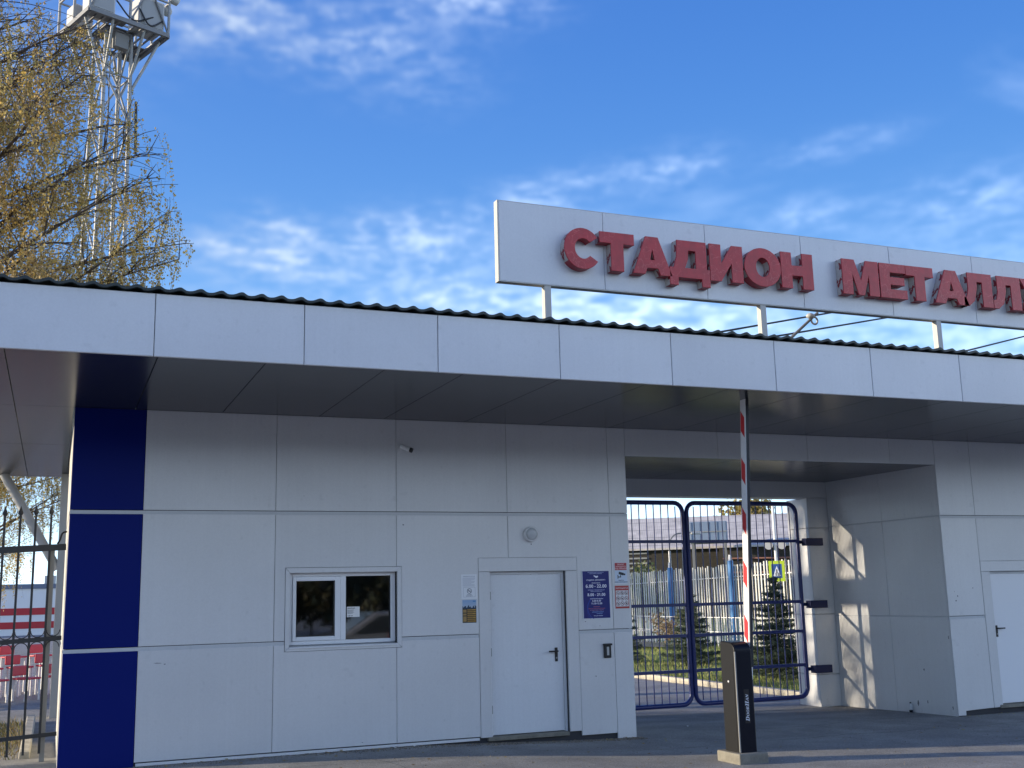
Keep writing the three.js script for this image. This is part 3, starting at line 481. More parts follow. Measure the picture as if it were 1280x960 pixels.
// ---------------------------------------------------------------- swing gate of two leaves at the back of the passage
{
  const zg = -2.78;
  function leaf(x0, x1, curveL, curveR, label) {
    const g = thing('swing_gate_leaf', label, 'gate', [x0, 0, zg], 0, 'leaves of the blue passage gate');
    const w = x1 - x0, yb = -0.05, yt = 3.20, R = 0.16, r = 0.038, pts = [];
    const arc = (cx, cy, a0, a1) => { for (let i = 0; i <= 6; i++) { const a = (a0 + (a1 - a0) * i / 6) * D2R; pts.push(V(cx + R * Math.cos(a), cy + R * Math.sin(a), 0)); } };
    const corner = (cx, cy, a0, a1, on, px, py) => { if (on) arc(cx, cy, a0, a1); else pts.push(V(px, py, 0)); };
    const straight = [];
    corner(w - R, yt - R, 0, 90, curveR, w, yt); corner(R, yt - R, 90, 180, curveL, 0, yt); corner(R, yb + R, 180, 270, curveL, 0, yb); corner(w - R, yb + R, 270, 360, curveR, w, yb);
    for (let i = 0; i < pts.length; i++) { const a = pts[i], b = pts[(i + 1) % pts.length]; straight.push(bar(a, b, r, r, 8)); straight.push(new THREE.SphereGeometry(r, 8, 6).translate(b.x, b.y, b.z)); }
    mesh('frame', straight, M.navySteel, g);
    for (const y of [2.56, 1.53, 1.035, 0.475]) mesh('rail', sqbar(V(0, y, 0), V(w, y, 0), 0.05, 0.03), M.navySteel, g);
    const n = Math.round(w / 0.1365); for (let i = 1; i < n; i++) { const x = i * w / n; mesh('bar', bar(V(x, yb + (x < R || x > w - R ? 0.06 : 0), 0.0), V(x, yt - (x < R || x > w - R ? 0.06 : 0), 0.0), 0.009, 0.009, 6), M.navySteel, g); }
    return g;
  }
  const L = leaf(7.60, 9.655, true, true, 'left leaf of the navy steel bar gate, by the wall with the blue sign');
  const Rr = leaf(9.735, 11.93, true, true, 'right leaf of the navy steel bar gate, hinged on the pier with box hinges');
  for (const y of [2.54, 1.48, 0.40]) { mesh('hinge', rbox(2.17, y - 0.028, -0.03, 2.29, y + 0.028, 0.03, 0.004), M.bootHinge, Rr); mesh('hinge_box', rbox(2.26, y - 0.066, 0.03, 2.62, y + 0.062, 0.155, 0.006), M.bootHinge, Rr); }
  for (const y of [2.54, 1.48, 0.40]) mesh('hinge', rbox(-0.10, y - 0.028, -0.03, 0.02, y + 0.028, 0.03, 0.004), M.bootHinge, L);
}

// ---------------------------------------------------------------- boom barrier
{
  const gy = G(7.1, 2.5);
  const b = thing('boom_barrier', 'dark grey boom barrier cabinet with its white and red striped arm raised', 'barrier', [7.095, gy, 2.485]);
  const base = new RoundedBoxGeometry(0.37, 0.13, 0.45, 3, 0.016); { const p = base.attributes.position; for (let i = 0; i < p.count; i++) { const x = p.getX(i), y = p.getY(i), z = p.getZ(i); p.setXYZ(i, x + 0.006 * noise.noise(x * 9, y * 9, z * 9), y + 0.004 * noise.noise(x * 8, 3, z * 8), z + 0.006 * noise.noise(x * 9, y * 9 + 5, z * 9)); } }
  boxUV(base); base.translate(0.015, 0.05, -0.005); mesh('concrete_base', base, M.concrete, b);
  // cabinet: profile in z,y rounded at the front top, extruded along x
  const y0 = 0.11, y1 = 1.285, s = new THREE.Shape(); s.moveTo(-0.135, y0); s.lineTo(0.135, y0); s.lineTo(0.135, y1 - 0.11); s.quadraticCurveTo(0.135, y1 - 0.03, 0.05, y1 - 0.012); s.lineTo(-0.12, y1); s.quadraticCurveTo(-0.135, y1, -0.135, y1 - 0.02); s.lineTo(-0.135, y0);
  const cab = new THREE.ExtrudeGeometry(s, { depth: 0.204, bevelEnabled: true, bevelThickness: 0.008, bevelSize: 0.006, bevelSegments: 2, curveSegments: 10 }); cab.translate(0, 0, -0.102); cab.rotateY(-Math.PI / 2); boxUV(cab);
  mesh('cabinet', cab, M.cabinet, b);
  // front cover strip following the rounded top
  const sf = new THREE.Shape(); sf.moveTo(0.1405, y0 + 0.004); sf.lineTo(0.1455, y0 + 0.004); sf.lineTo(0.1455, y1 - 0.105); sf.quadraticCurveTo(0.1455, y1 - 0.018, 0.05, y1 - 0.001); sf.lineTo(-0.10, y1 + 0.0095); sf.lineTo(-0.10, y1 + 0.0045); sf.lineTo(0.05, y1 - 0.006); sf.quadraticCurveTo(0.1405, y1 - 0.024, 0.1405, y1 - 0.108); sf.lineTo(0.1405, y0 + 0.004);
  const fc = new THREE.ExtrudeGeometry(sf, { depth: 0.19, bevelEnabled: false, curveSegments: 10 }); fc.translate(0, 0, -0.095); fc.rotateY(-Math.PI / 2); mesh('front_cover', boxUV(fc), M.cabinetFront, b);
  mesh('edge_trim', [sqbar(V(-0.105, y0 + 0.01, 0.141), V(-0.105, y1 - 0.10, 0.141), 0.014, 0.012)], M.galv, b);
  const lt = cutText(512, 96, (c, W, H) => { c.fillStyle = '#0a0d14'; c.fillRect(0, 0, W, H); c.fillStyle = '#dfe4ea'; c.textAlign = 'center'; c.textBaseline = 'middle'; const f = (q) => { c.font = `italic bold ${q}px serif`; }; let x = 26; c.textAlign = 'left'; for (const [q, t] of [[92, 'D'], [66, 'OOR'], [92, 'H'], [66, 'AN']]) { f(q); c.fillText(t, x, H / 2 + (q < 80 ? 8 : 0)); x += c.measureText(t).width + 2; } });
  const lg = new THREE.PlaneGeometry(0.36, 0.066).rotateZ(Math.PI / 2).translate(0.012, 0.60, 0.1468); mesh('lettering', lg, faced(lt, 0.35), b);
  mesh('lock', bar(V(-0.109, 0.86, 0.0), V(-0.118, 0.86, 0.0), 0.012, 0.012, 10), M.flash, b);
  mesh('door_seam', box(-0.1125, y0 + 0.03, 0.098, -0.1095, y1 - 0.22, 0.104), M.black, b);
  mesh('arm_bracket', [rbox(0.109, 0.93, -0.16, 0.150, 1.20, -0.02, 0.01), rbox(0.15, 1.00, -0.13, 0.19, 1.14, -0.05, 0.01)], M.flash, b);
  // raised arm, leaning slightly
  const arm = new THREE.Group(); arm.name = 'arm'; arm.position.set(0.225, 0.98, -0.09); arm.rotation.z = -0.052; b.add(arm);
  const Lb = 3.17;
  mesh('boom', rbox(-0.03, -0.12, -0.045, 0.010, Lb, 0.062, 0.006), M.boomWhite, arm);
  mesh('rubber_edge', [rbox(-0.024, 0.02, 0.0625, 0.014, Lb - 0.012, 0.074, 0.005)], M.rubber, arm);
  for (const y of [0.36, 0.97, 1.58, 2.16, 2.72]) { const g = sheet([[-0.036, y], [0.042, y - 0.09], [0.042, y + 0.15], [-0.036, y + 0.24]], 0, 0.0016, 0).rotateY(-Math.PI / 2).translate(-0.0302, 0, 0); mesh('red_stripe', g, M.boomRed, arm); }
  mesh('end_cap', rbox(-0.033, Lb - 0.004, -0.048, 0.014, Lb + 0.01, 0.076, 0.004), M.galvBox, arm);
}

// ---------------------------------------------------------------- picket gate between the left pillar and the stands
{
  const zf = -1.0, f = thing('picket_fence', 'dark steel picket fence with spear tips and rings, left of the blue pillar', 'fence', [0, 0, zf]);
  const lean = 0.05;                                                // the leaf sags away from the wall
  for (const [y, h] of [[2.44, 0.075], [1.385, 0.05], [0.305, 0.045]]) mesh('rail', sqbar(V(0.118, y, 0), V(-2.35, y - lean * 2.45, 0), h, 0.03), M.fenceSteel, f);
  for (let i = 0; i < 13; i++) {
    const x = -0.062 - i * 0.168, dy = lean * x;
    mesh('picket', sqbar(V(x, 0.1 + dy, 0), V(x, 2.84 + dy, 0), 0.026, 0.026), M.fenceSteel, f);
    mesh('spear_tip', new THREE.CylinderGeometry(0.001, 0.042, 0.085, 4).rotateY(Math.PI / 4).scale(1, 1, 0.35).translate(x, 2.90 + dy, 0).toNonIndexed(), M.fenceSteel, f);
    mesh('spear_tip', new THREE.CylinderGeometry(0.042, 0.012, 0.04, 4).rotateY(Math.PI / 4).scale(1, 1, 0.35).translate(x, 2.838 + dy, 0).toNonIndexed(), M.fenceSteel, f);
    for (const s of [-1, 1]) mesh('ring', new THREE.TorusGeometry(0.072, 0.006, 5, 16, Math.PI).rotateZ(s < 0 ? 0 : Math.PI).translate(x + 0.084, 1.385 + dy + s * 0.098, 0), M.fenceSteel, f);
  }
  mesh('post', sqbar(V(-2.36, -0.1, 0), V(-2.36, 2.75, 0), 0.08, 0.08), M.fenceSteel, f);
  mesh('post', sqbar(V(-0.03, -0.06, -0.06), V(-0.03, 2.40, -0.06), 0.055, 0.055), M.galv, f);
  mesh('latch', tube([V(0.118, 2.62, 0.01), V(0.07, 2.60, 0.02), V(0.045, 2.52, 0.02), V(0.02, 2.475, 0.01)], 0.012, 14, 6), M.black, f);
  const s = thing('canopy_strut', 'slanting pale tube propping the canopy behind the spear fence', 'strut'); mesh('tube', bar(V(-0.87, YT + 0.004, -7.2), V(0.05, 2.36, -7.2), 0.075, 0.075, 14), M.galvBox, s);
}

// ---------------------------------------------------------------- birch with hanging yellowing twigs
const leafGeo = (() => { const g = new THREE.BufferGeometry(); g.setAttribute('position', new THREE.Float32BufferAttribute([0, 0, 0, 0.5, -0.42, 0.08, 0, -1, 0, -0.5, -0.42, 0.08], 3)); g.setAttribute('normal', new THREE.Float32BufferAttribute([0, 0, 1, 0, 0, 1, 0, 0, 1, 0, 0, 1], 3)); g.setAttribute('uv', new THREE.Float32BufferAttribute([0.5, 1, 1, 0.6, 0.5, 0, 0, 0.6], 2)); g.setIndex([0, 3, 2, 0, 2, 1]); return g; })();
function leafMat() { return new THREE.MeshPhysicalMaterial({ color: 0xffffff, roughness: 0.9, transmission: 0.5, thickness: 0, side: THREE.DoubleSide }); }
function instanced(name, geo, mat, list, parent) {                 // list: [pos, quat, scale, color]
  const m = new THREE.InstancedMesh(geo, mat, list.length), mx = new THREE.Matrix4(), s = V(1, 1, 1);
  list.forEach(([p, q, k, c], i) => { s.set(k, k, k); mx.compose(p, q, s); m.setMatrixAt(i, mx); m.setColorAt(i, c); });
  m.name = name; m.castShadow = m.receiveShadow = true; m.userData.kind = 'stuff'; (parent || scene).add(m); return m;
}
const E3 = new THREE.Euler();
const rq = (a = Math.PI) => new THREE.Quaternion().setFromEuler(E3.set(rr(-a, a), rr(-Math.PI, Math.PI), rr(-a, a)));
function taper(pts, r0, r1, seg = 5) { const o = []; for (let i = 0; i < pts.length - 1; i++) { const a = lerp(r0, r1, i / (pts.length - 1)), b = lerp(r0, r1, (i + 1) / (pts.length - 1)); o.push(bar(pts[i], pts[i + 1], a, b, seg)); } return o; }
function curve(a, dir, len, n, lift, wob) { const pts = [a.clone()], d = dir.clone().normalize(); let p = a.clone(); for (let i = 0; i < n; i++) { d.y += lift / n; d.x += rr(-wob, wob); d.z += rr(-wob, wob); d.y += rr(-wob, wob) * 0.6; d.normalize(); p = p.clone().addScaledVector(d, len / n); pts.push(p); } return pts; }
function birch(base, spread) {
  const t = thing('birch_tree', spread.label, 'tree', base.toArray());
  const O = V(0, 0, 0), trunkPts = [O]; for (let i = 1; i <= 12; i++) trunkPts.push(V(0.10 * Math.sin(i * 0.8) + i * spread.lean, i * spread.h / 12, 0.1 * Math.cos(i * 0.7) - 0.1));
  mesh('trunk', taper(trunkPts, 0.24, 0.05, 9).map(boxUV), M.birchBark, t);
  const limbs = [], twigs = [], leaves = [], hang = [];
  const cols = [[0.58, 0.39, 0.09], [0.66, 0.46, 0.11], [0.50, 0.34, 0.10], [0.43, 0.31, 0.11], [0.70, 0.51, 0.15], [0.46, 0.36, 0.10]];
  const N = spread.limbs;
  const inside = p => { const a = spread.crown; const y = p.y - a[1]; const rx = y > 0 ? a[0] * Math.sqrt(Math.max(0, 1 - (y / a[2]) ** 2)) : a[0] + 0.14 * y; return Math.hypot(p.x, p.z * 0.9) < rx * (1 + 0.12 * noise.noise(p.x * 0.8, p.y * 0.8, p.z * 0.8)); };
  for (let i = 0; i < N; i++) {
    const f = 0.14 + 0.80 * (i + rnd() * 0.7) / N, k = f * 12, j = Math.floor(k), a = trunkPts[j].clone().lerp(trunkPts[Math.min(j + 1, 12)], k - j);
    const az = spread.az[0] + (spread.az[1] - spread.az[0]) * ((i * 0.618) % 1), el = rr(0.55, 1.15), dir = V(Math.cos(az), el * 1.15, Math.sin(az)), len = spread.len * (1.2 - 0.6 * f) * rr(0.8, 1.12);
    let main = curve(a, dir, len, 12, -0.55, 0.07); const cut = main.findIndex(p => !inside(p)); if (cut > 2) main = main.slice(0, cut); else if (cut >= 0) continue;
    limbs.push(...taper(main, 0.062 * (1.3 - 0.6 * f), 0.010, 6)); const hue = cols[Math.floor(rnd() * cols.length)], full = rr(0.35, 1.1) * (Math.cos(az) < -0.1 ? 0.22 : 1);
    for (let m = 2; m < main.length; m++) for (let q = 0; q < 3; q++) {
      const dd = main[m].clone().sub(main[m - 1]).normalize().add(V(rr(-0.9, 0.9), rr(-0.15, 0.75), rr(-0.9, 0.9))), sub = curve(main[m], dd, rr(0.7, 2.0), 6, -0.8, 0.16).filter(inside); if (sub.length < 2) continue; twigs.push(...taper(sub, 0.012, 0.004, 4)); const lush = full * (1 - 0.45 * sstep(10, 13.5, main[m].y)) * sstep(-0.35, 0.3, noise.noise(main[m].x * 0.9, main[m].y * 0.9, main[m].z * 0.9) + 0.1);
      for (let u = 1; u < sub.length; u++) for (let w = 0; w < 3; w++) { const p = sub[u].clone().add(V(rr(-0.12, 0.12), 0, rr(-0.12, 0.12))); if (rnd() < lush * spread.dense && inside(p)) hang.push([p, hue]); }
    }
  }
  for (const [h, hue] of hang) {
    const L = rr(0.25, 0.95) * (rnd() < 0.22 ? 1.8 : 1), sway = V(rr(-0.35, 0.35), -1, rr(-0.35, 0.35)), pts = curve(h, sway, L, 4, -0.25, 0.12); const bare = rnd() < 0.10;
    for (let s = 0; s < pts.length - 1; s++) twigs.push(bar(pts[s], pts[s + 1], 0.002, 0.0016, 3));
    const c1 = rnd() < 0.6 ? hue : cols[Math.floor(rnd() * cols.length)], n = Math.floor(L / (bare ? 0.16 : 0.027));
    for (let s = 0; s < n; s++) { const u = (s + rnd()) / n * (pts.length - 1), e = Math.min(pts.length - 2, Math.floor(u)), p = pts[e].clone().lerp(pts[e + 1], u - e).add(V(rr(-0.05, 0.05), rr(-0.03, 0.03), rr(-0.05, 0.05))), k = rr(0.75, 1.35); leaves.push([p, rq(1.2), rr(0.03, 0.064), new THREE.Color().setRGB(c1[0] * k, c1[1] * k, c1[2] * k)]); }
  }
  mesh('limbs', limbs, M.twig, t); const tw = mesh('twigs', twigs, M.twig, t); tw.userData.kind = 'stuff';
  instanced('crown', leafGeo, leafMat(), leaves, t); return leaves.length;
}
console.log('birch leaves', birch(V(-3.0, -0.05, -10.4), { label: 'tall weeping birch with thinning yellow leaves behind the gatehouse', h: 17, lean: 0.02, limbs: 112, az: [-3.14, 3.14], len: 6.4, dense: 0.72, crown: [5.2, 9.4, 5.3] }));

console.log('birch leaves', birch(V(-4.3, -0.05, -33), { label: 'low golden birch seen through the picket fence under the canopy', h: 11.5, lean: 0.02, limbs: 46, az: [-3.14, 3.14], len: 5.4, dense: 0.8, crown: [5.6, 6.0, 6.2] }));

console.log('birch leaves', birch(V(-9.6, -0.05, -8.6), { label: 'slender birch beside the stands whose leaves dapple the sun in the passage', h: 9.5, lean: 0.02, limbs: 20, az: [-3.1, 3.1], len: 3.2, dense: 0.16, crown: [2.7, 5.0, 4.6] }));

// ---------------------------------------------------------------- floodlight tower
{
  const bx = 1.04, bz = -26.6, t = thing('floodlight_tower', 'grey steel lattice floodlight tower with a cabinet platform, behind the birch', 'tower', [bx, -0.05, bz], 0.39);
  const H = 22.2, w0 = 0.62, w1 = 0.47, wAt = y => lerp(w0, w1, y / H), corners = [[-1, -1], [1, -1], [1, 1], [-1, 1]];
  for (const [sx, sz] of corners) mesh('leg', bar(V(sx * w0, 0, sz * w0), V(sx * w1, H, sz * w1), 0.085, 0.07, 8), M.galv, t);
  const bays = 13;
  for (let b = 0; b < bays; b++) {
    const ya = b * H / bays, yb = (b + 1) * H / bays, wa = wAt(ya), wb = wAt(yb);
    for (let s = 0; s < 4; s++) { const A = corners[s], B2 = corners[(s + 1) % 4]; const br = []; br.push(bar(V(A[0] * wb, yb, A[1] * wb), V(B2[0] * wb, yb, B2[1] * wb), 0.035, 0.035, 6)); if ((b + s) % 2) br.push(bar(V(A[0] * wa, ya, A[1] * wa), V(B2[0] * wb, yb, B2[1] * wb), 0.04, 0.04, 6)); else br.push(bar(V(B2[0] * wa, ya, B2[1] * wa), V(A[0] * wb, yb, A[1] * wb), 0.04, 0.04, 6)); mesh('brace', br, M.galv, t); }
  }
  mesh('ladder', [bar(V(0.2, 0, w0 * 0.6), V(0.2, H, w1 * 0.6), 0.025, 0.025, 5), bar(V(-0.2, 0, w0 * 0.6), V(-0.2, H, w1 * 0.6), 0.025, 0.025, 5)], M.galvDark, t);
  mesh('cable_run', bar(V(0.70, 17.6, 0.70), V(0.66, 19.6, 0.66), 0.05, 0.05, 6), M.black, t);
  // platform frame with grating bars
  const P = 1.47, PZ2 = 1.32, yP = H;
  const fr = []; for (const s of [-1, 1]) { fr.push(sqbar(V(-P, yP, s * PZ2), V(P, yP, s * PZ2), 0.16, 0.12)); fr.push(sqbar(V(s * P, yP, -PZ2), V(s * P, yP, PZ2), 0.12, 0.16)); }
  mesh('platform_frame', fr, M.galvDark, t);
  for (let i = -5; i <= 5; i++) if (Math.abs(i) > 0) mesh('grating_bar', sqbar(V(i * 0.27, yP + 0.02, -PZ2), V(i * 0.27, yP + 0.02, PZ2), 0.06, 0.05), i % 2 ? M.galv : M.galvDark, t);
  mesh('floor_plate', [box(-0.6, yP + 0.06, -0.55, 0.6, yP + 0.09, 0.55), box(-1.4, yP + 0.06, 0.7, 0.0, yP + 0.09, 1.2), box(0.75, yP + 0.06, -1.25, 1.4, yP + 0.09, -0.3)], M.galvDark, t);
  for (const [a, c] of [[-1, -1], [1, -1], [1, 1], [-1, 1]]) { mesh('outrigger', bar(V(a * w1, yP - 2.3, c * w1), V(a * P * 0.95, yP - 0.05, c * PZ2 * 0.6), 0.055, 0.055, 7), M.galv, t); mesh('outrigger', bar(V(a * w1, yP - 1.7, c * w1), V(a * P * 0.4, yP - 0.05, c * PZ2 * 0.95), 0.05, 0.05, 7), M.galv, t); }
  for (const [x, z, w, h, d] of [[-0.95, 0.85, 0.85, 1.1, 0.8], [0.85, 0.8, 0.95, 1.15, 0.9], [-0.95, -0.75, 0.7, 0.9, 0.7]]) { const c = new THREE.Group(); c.name = 'control_cabinet'; t.add(c); mesh('case', rbox(x - w / 2, yP + 0.1, z - d / 2, x + w / 2, yP + 0.1 + h, z + d / 2, 0.03), M.galvBox, c); mesh('door_panel', rbox(x - w / 2 + 0.06, yP + 0.17, z + d / 2, x + w / 2 - 0.06, yP + 0.03 + h, z + d / 2 + 0.02, 0.008), M.galv, c); }
  for (const [x, z] of [[-P, -PZ2], [P, -PZ2], [P, PZ2], [-P, PZ2], [0, PZ2], [0, -PZ2], [P, 0], [-P, 0]]) mesh('stanchion', bar(V(x, yP, z), V(x, yP + 4.6, z), 0.05, 0.05, 7), M.galv, t);
  for (const y of [1.3, 2.4, 3.5, 4.5]) mesh('guard_rail', [bar(V(-P, yP + y, PZ2), V(P, yP + y, PZ2), 0.04, 0.04, 6), bar(V(-P, yP + y, -PZ2), V(P, yP + y, -PZ2), 0.04, 0.04, 6), bar(V(P, yP + y, -PZ2), V(P, yP + y, PZ2), 0.04, 0.04, 6), bar(V(-P, yP + y, -PZ2), V(-P, yP + y, PZ2), 0.04, 0.04, 6)], M.galv, t);
  for (let i = 0; i < 4; i++) { const x = -1.3 + i * 0.86; const fl = new THREE.Group(); fl.name = 'floodlight'; t.add(fl); mesh('lamp_body', new THREE.CylinderGeometry(0.34, 0.2, 0.42, 16).rotateX(-1.1).translate(x, yP + 2.8, PZ2 + 0.25), M.galvBox, fl); mesh('yoke', tube([V(x - 0.36, yP + 2.85, PZ2 + 0.2), V(x - 0.3, yP + 2.45, PZ2 + 0.05), V(x + 0.3, yP + 2.45, PZ2 + 0.05), V(x + 0.36, yP + 2.85, PZ2 + 0.2)], 0.03, 14, 6), M.galv, fl); }
  for (const [a, b, c] of [[-0.5, 0.9, 1.25], [0.35, 1.3, 1.28], [1.0, 0.2, -1.2]]) mesh('cable_loop', tube([V(a, yP + 0.7, c), V((a + b) / 2 - 0.1, yP + 0.12, c + 0.1), V(b, yP + 0.55, c)], 0.03, 16, 6), M.black, t);
  for (const x of [-1.47, 0, 1.47]) mesh('knee_brace', bar(V(x, yP + 0.05, PZ2), V(x + (x > 0 ? -0.55 : 0.55), yP + 1.25, PZ2), 0.035, 0.035, 6), M.galvDark, t);
  mesh('junction_box', rbox(-0.25, yP - 0.75, 0.45, 0.25, yP - 0.2, 0.75, 0.02), M.galvDark, t);
  mesh('floodlight', [new THREE.CylinderGeometry(0.22, 0.14, 0.3, 14).rotateZ(1.2).translate(P + 0.2, yP + 1.5, PZ2), new THREE.SphereGeometry(0.2, 12, 8).translate(P + 0.1, yP + 1.2, PZ2 - 0.4)], M.galvBox, t);
}

// ---------------------------------------------------------------- cables behind the sign
{
  const POLEX = 35.9, ROD = [[8.84, 4.971, 1.5], [9.354, 5.391, 1.5], [9.232, 5.338, 1.5]];
  const pole = thing('utility_pole', 'concrete utility pole carrying cables, beyond the right block', 'pole', [POLEX, -0.25, -14]);
  mesh('shaft', bar(V(0, 0, 0), V(0, 12.8, 0), 0.16, 0.11, 10), M.concrete, pole); mesh('crossarm', box(-0.9, 12.0, -0.06, 0.9, 12.12, 0.06), M.galvDark, pole);
  const names = ['upper black cable stretched behind the sign letters', 'middle black cable stretched under the sign behind the second post', 'lower black cable stretched behind the roof edge past the last post'];
  const CABLES = [[[6.164, 4.66, 1.5], [36.019, 13.326, -14.0]], [[6.948, 4.66, 1.5], [35.908, 12.709, -14.0]], [[10.464, 4.66, 1.5], [35.683, 11.461, -14.0]]];
  CABLES.forEach(([a, b], i) => { const p = V(...a), q = V(...b), m = p.clone().lerp(q, 0.5); m.y -= 0.03; tag(mesh(numbered('overhead_cable'), tube([p, m, q], 0.016, 30, 5), M.cable), names[i], 'cable', 'overhead cables'); });
  const k = thing('cable_bracket', 'slanting steel cable bracket on the roof between two sign posts', 'bracket', [0, 0, 0]);
  mesh('rod', bar(V(...ROD[0]), V(...ROD[1]), 0.022, 0.018, 7), M.galvDark, k); mesh('insulator', [new THREE.SphereGeometry(0.05, 10, 7).scale(1.3, 0.8, 1).translate(...ROD[2]), new THREE.TorusGeometry(0.05, 0.014, 6, 14).translate(ROD[2][0] + 0.06, ROD[2][1] - 0.06, ROD[2][2])], M.galvBox, k);
}

// ---------------------------------------------------------------- behind the gate: kerb, lawn, spruces, far fence, sheds
const kerbX = 12.93;
{
  for (let i = 0; i < 20; i++) { const z0 = -3.55 - i * 1.0; const m = mesh(numbered('kerb_stone'), rbox(-0.075, -0.2, -0.495, 0.075, 0.115 + rr(-0.004, 0.004), 0.495, 0.02), M.kerb); m.position.set(kerbX + 0.075 + rr(-0.006, 0.006), -0.25, z0 - 0.5); tag(m, 'whitewashed kerb stone along the lawn behind the gate', 'kerb', 'whitewashed kerb stones behind the gate'); }
  const lawnTex = grayTex(512, (u, v) => { const a = tfbm(u, v, 8, 201, 5), b = tileNoise(u, v, 200, 203), c = tfbm(u, v, 30, 207, 3); const dry = sstep(0.52, 0.68, a); return [lerp(112, 158, dry) + 60 * (b - 0.5) + 40 * (c - 0.5), lerp(130, 148, dry) + 62 * (b - 0.5) + 40 * (c - 0.5), lerp(56, 82, dry) + 26 * (b - 0.5)]; }, 1 / 4, true);
  const lawnMat = std(0.85, 0.85, 0.85, 0.95, { map: lawnTex, bumpMap: lawnTex, bumpScale: 0.03, vertexColors: true });
  const xs = axis(kerbX + 0.16, 70, kerbX, 22, 0.5, 8), zs = axis(-75, -3.4, -30, -3.4, 0.5, 8);
  const g = groundSheet(xs, zs, lawnMat, 0.02, () => [1, 1, 1]); { const p = g.attributes.position; for (let i = 0; i < p.count; i++) p.setY(i, -0.16 + 0.05 * noise.noise(p.getX(i) * 0.3, p.getZ(i) * 0.3, 1)); g.computeVertexNormals(); }
  structure('lawn', g, lawnMat);
  const dirtMat = std(0.52, 0.45, 0.33, 0.95, { map: concTex, bumpMap: concTex, bumpScale: 0.02 });
  const s = new THREE.Shape(); const P2 = [[18.3, 31], [19.6, 31.5], [21.2, 30], [21.5, 26], [21.0, 22.5], [20.1, 20.0], [19.2, 21.0], [18.6, 24], [18.9, 27]]; P2.forEach(([x, z], i) => i ? s.lineTo(x, z) : s.moveTo(x, z)); const dg = new THREE.ShapeGeometry(s).rotateX(-Math.PI / 2).translate(0, -0.105, 0);
  structure('dirt_path', boxUV(dg), dirtMat);
  // grass blades
  const bl = new THREE.BufferGeometry(); bl.setAttribute('position', new THREE.Float32BufferAttribute([-0.5, 0, 0, 0.5, 0, 0, 0.15, 1, 0.25], 3)); bl.computeVertexNormals(); bl.setAttribute('uv', new THREE.Float32BufferAttribute([0, 0, 1, 0, 0.5, 1], 2));
  const bladeG = bl.scale(0.16, 1, 1); const list = []; const gc = [[0.20, 0.26, 0.06], [0.26, 0.29, 0.08], [0.34, 0.32, 0.12], [0.15, 0.20, 0.05]];
  for (let i = 0; i < 26000; i++) { const x = kerbX + 0.17 + 8.6 * Math.pow(rnd(), 1.25), z = -3.6 - 22 * rnd(); const c = gc[Math.floor(rnd() * 4)], k = rr(0.8, 1.2); list.push([V(x, -0.165 + 0.05 * noise.noise(x * 0.3, z * 0.3, 1), z), rq(0.35), rr(0.05, 0.13), new THREE.Color().setRGB(c[0] * k, c[1] * k, c[2] * k)]); }
  const gm = instanced('grass', bladeG, new THREE.MeshStandardMaterial({ roughness: 0.9, side: THREE.DoubleSide }), list); tag(gm, 'short green grass blades on the lawn behind the gate', 'grass', null, 'stuff');
}
function spruce(x, z, h, label) {
  const t = thing('spruce_tree', label, 'tree', [x, -0.16, z], rr(0, 6), 'young spruces on the lawn');
  mesh('trunk', bar(V(0, 0, 0), V(0, h * 0.97, 0), 0.035 * h / 2, 0.006, 7), M.bark, t);
  const br = [], nd = [], needle = [];
  const whorls = Math.round(h * 9);
  for (let w = 0; w < whorls; w++) {
    const f = (w + 0.3) / whorls, y0 = h * (0.06 + 0.92 * f), L = h * 0.42 * Math.pow(1 - f, 0.85) * rr(0.85, 1.1) + 0.05, n = 7;
    for (let i = 0; i < n; i++) {
      const y = y0 + rr(-0.5, 0.5) * h / whorls * 1.6, a = i * 2 * Math.PI / n + w * 1.1 + rr(-0.35, 0.35), l = L * rr(0.65, 1.15), pts = [V(0, y, 0), V(Math.cos(a) * l * 0.5, y - l * 0.10, Math.sin(a) * l * 0.5), V(Math.cos(a) * l, y - l * 0.10 + 0.03, Math.sin(a) * l)];
      br.push(bar(pts[0], pts[1], 0.008, 0.006, 4), bar(pts[1], pts[2], 0.006, 0.003, 4));
      const cnt = Math.max(10, Math.round(l * 120));
      for (let q = 0; q < cnt; q++) { const u = 0.12 + 0.88 * q / cnt, p = u < 0.5 ? pts[0].clone().lerp(pts[1], u * 2) : pts[1].clone().lerp(pts[2], u * 2 - 1); const side = rr(-1, 1) * 0.34 * l * (1.1 - u * 0.7), pp = p.clone().add(V(-Math.sin(a) * side, -Math.abs(side) * 0.25, Math.cos(a) * side)); const k = rr(0.7, 1.25); needle.push([pp, rq(1.3), rr(0.05, 0.095), new THREE.Color().setRGB(0.075 * k, 0.105 * k, 0.065 * k)]); }
    }
  }
  mesh('branches', br, M.bark, t);
  const ng = new THREE.BufferGeometry(), P3 = []; for (let i = 0; i < 7; i++) { const a = i * 0.9, c = Math.cos(a) * 0.5, s2 = Math.sin(a) * 0.5; P3.push(0, 0, 0, c + 0.06, 0.55, s2, c - 0.06, 0.62, s2 + 0.05); } ng.setAttribute('position', new THREE.Float32BufferAttribute(P3, 3)); ng.computeVertexNormals(); ng.setAttribute('uv', new THREE.Float32BufferAttribute(new Float32Array(P3.length / 3 * 2), 2));
  instanced('crown', ng, new THREE.MeshStandardMaterial({ roughness: 0.85, side: THREE.DoubleSide }), needle, t);
}
spruce(15.45, -12.3, 1.95, 'young spruce seen between the two gate leaves');
spruce(15.0, -7.9, 2.25, 'fullest young spruce, in front of the yellow framed road sign');
spruce(14.75, -15.0, 1.9, 'small spruce showing past the wall corner with the red signs');

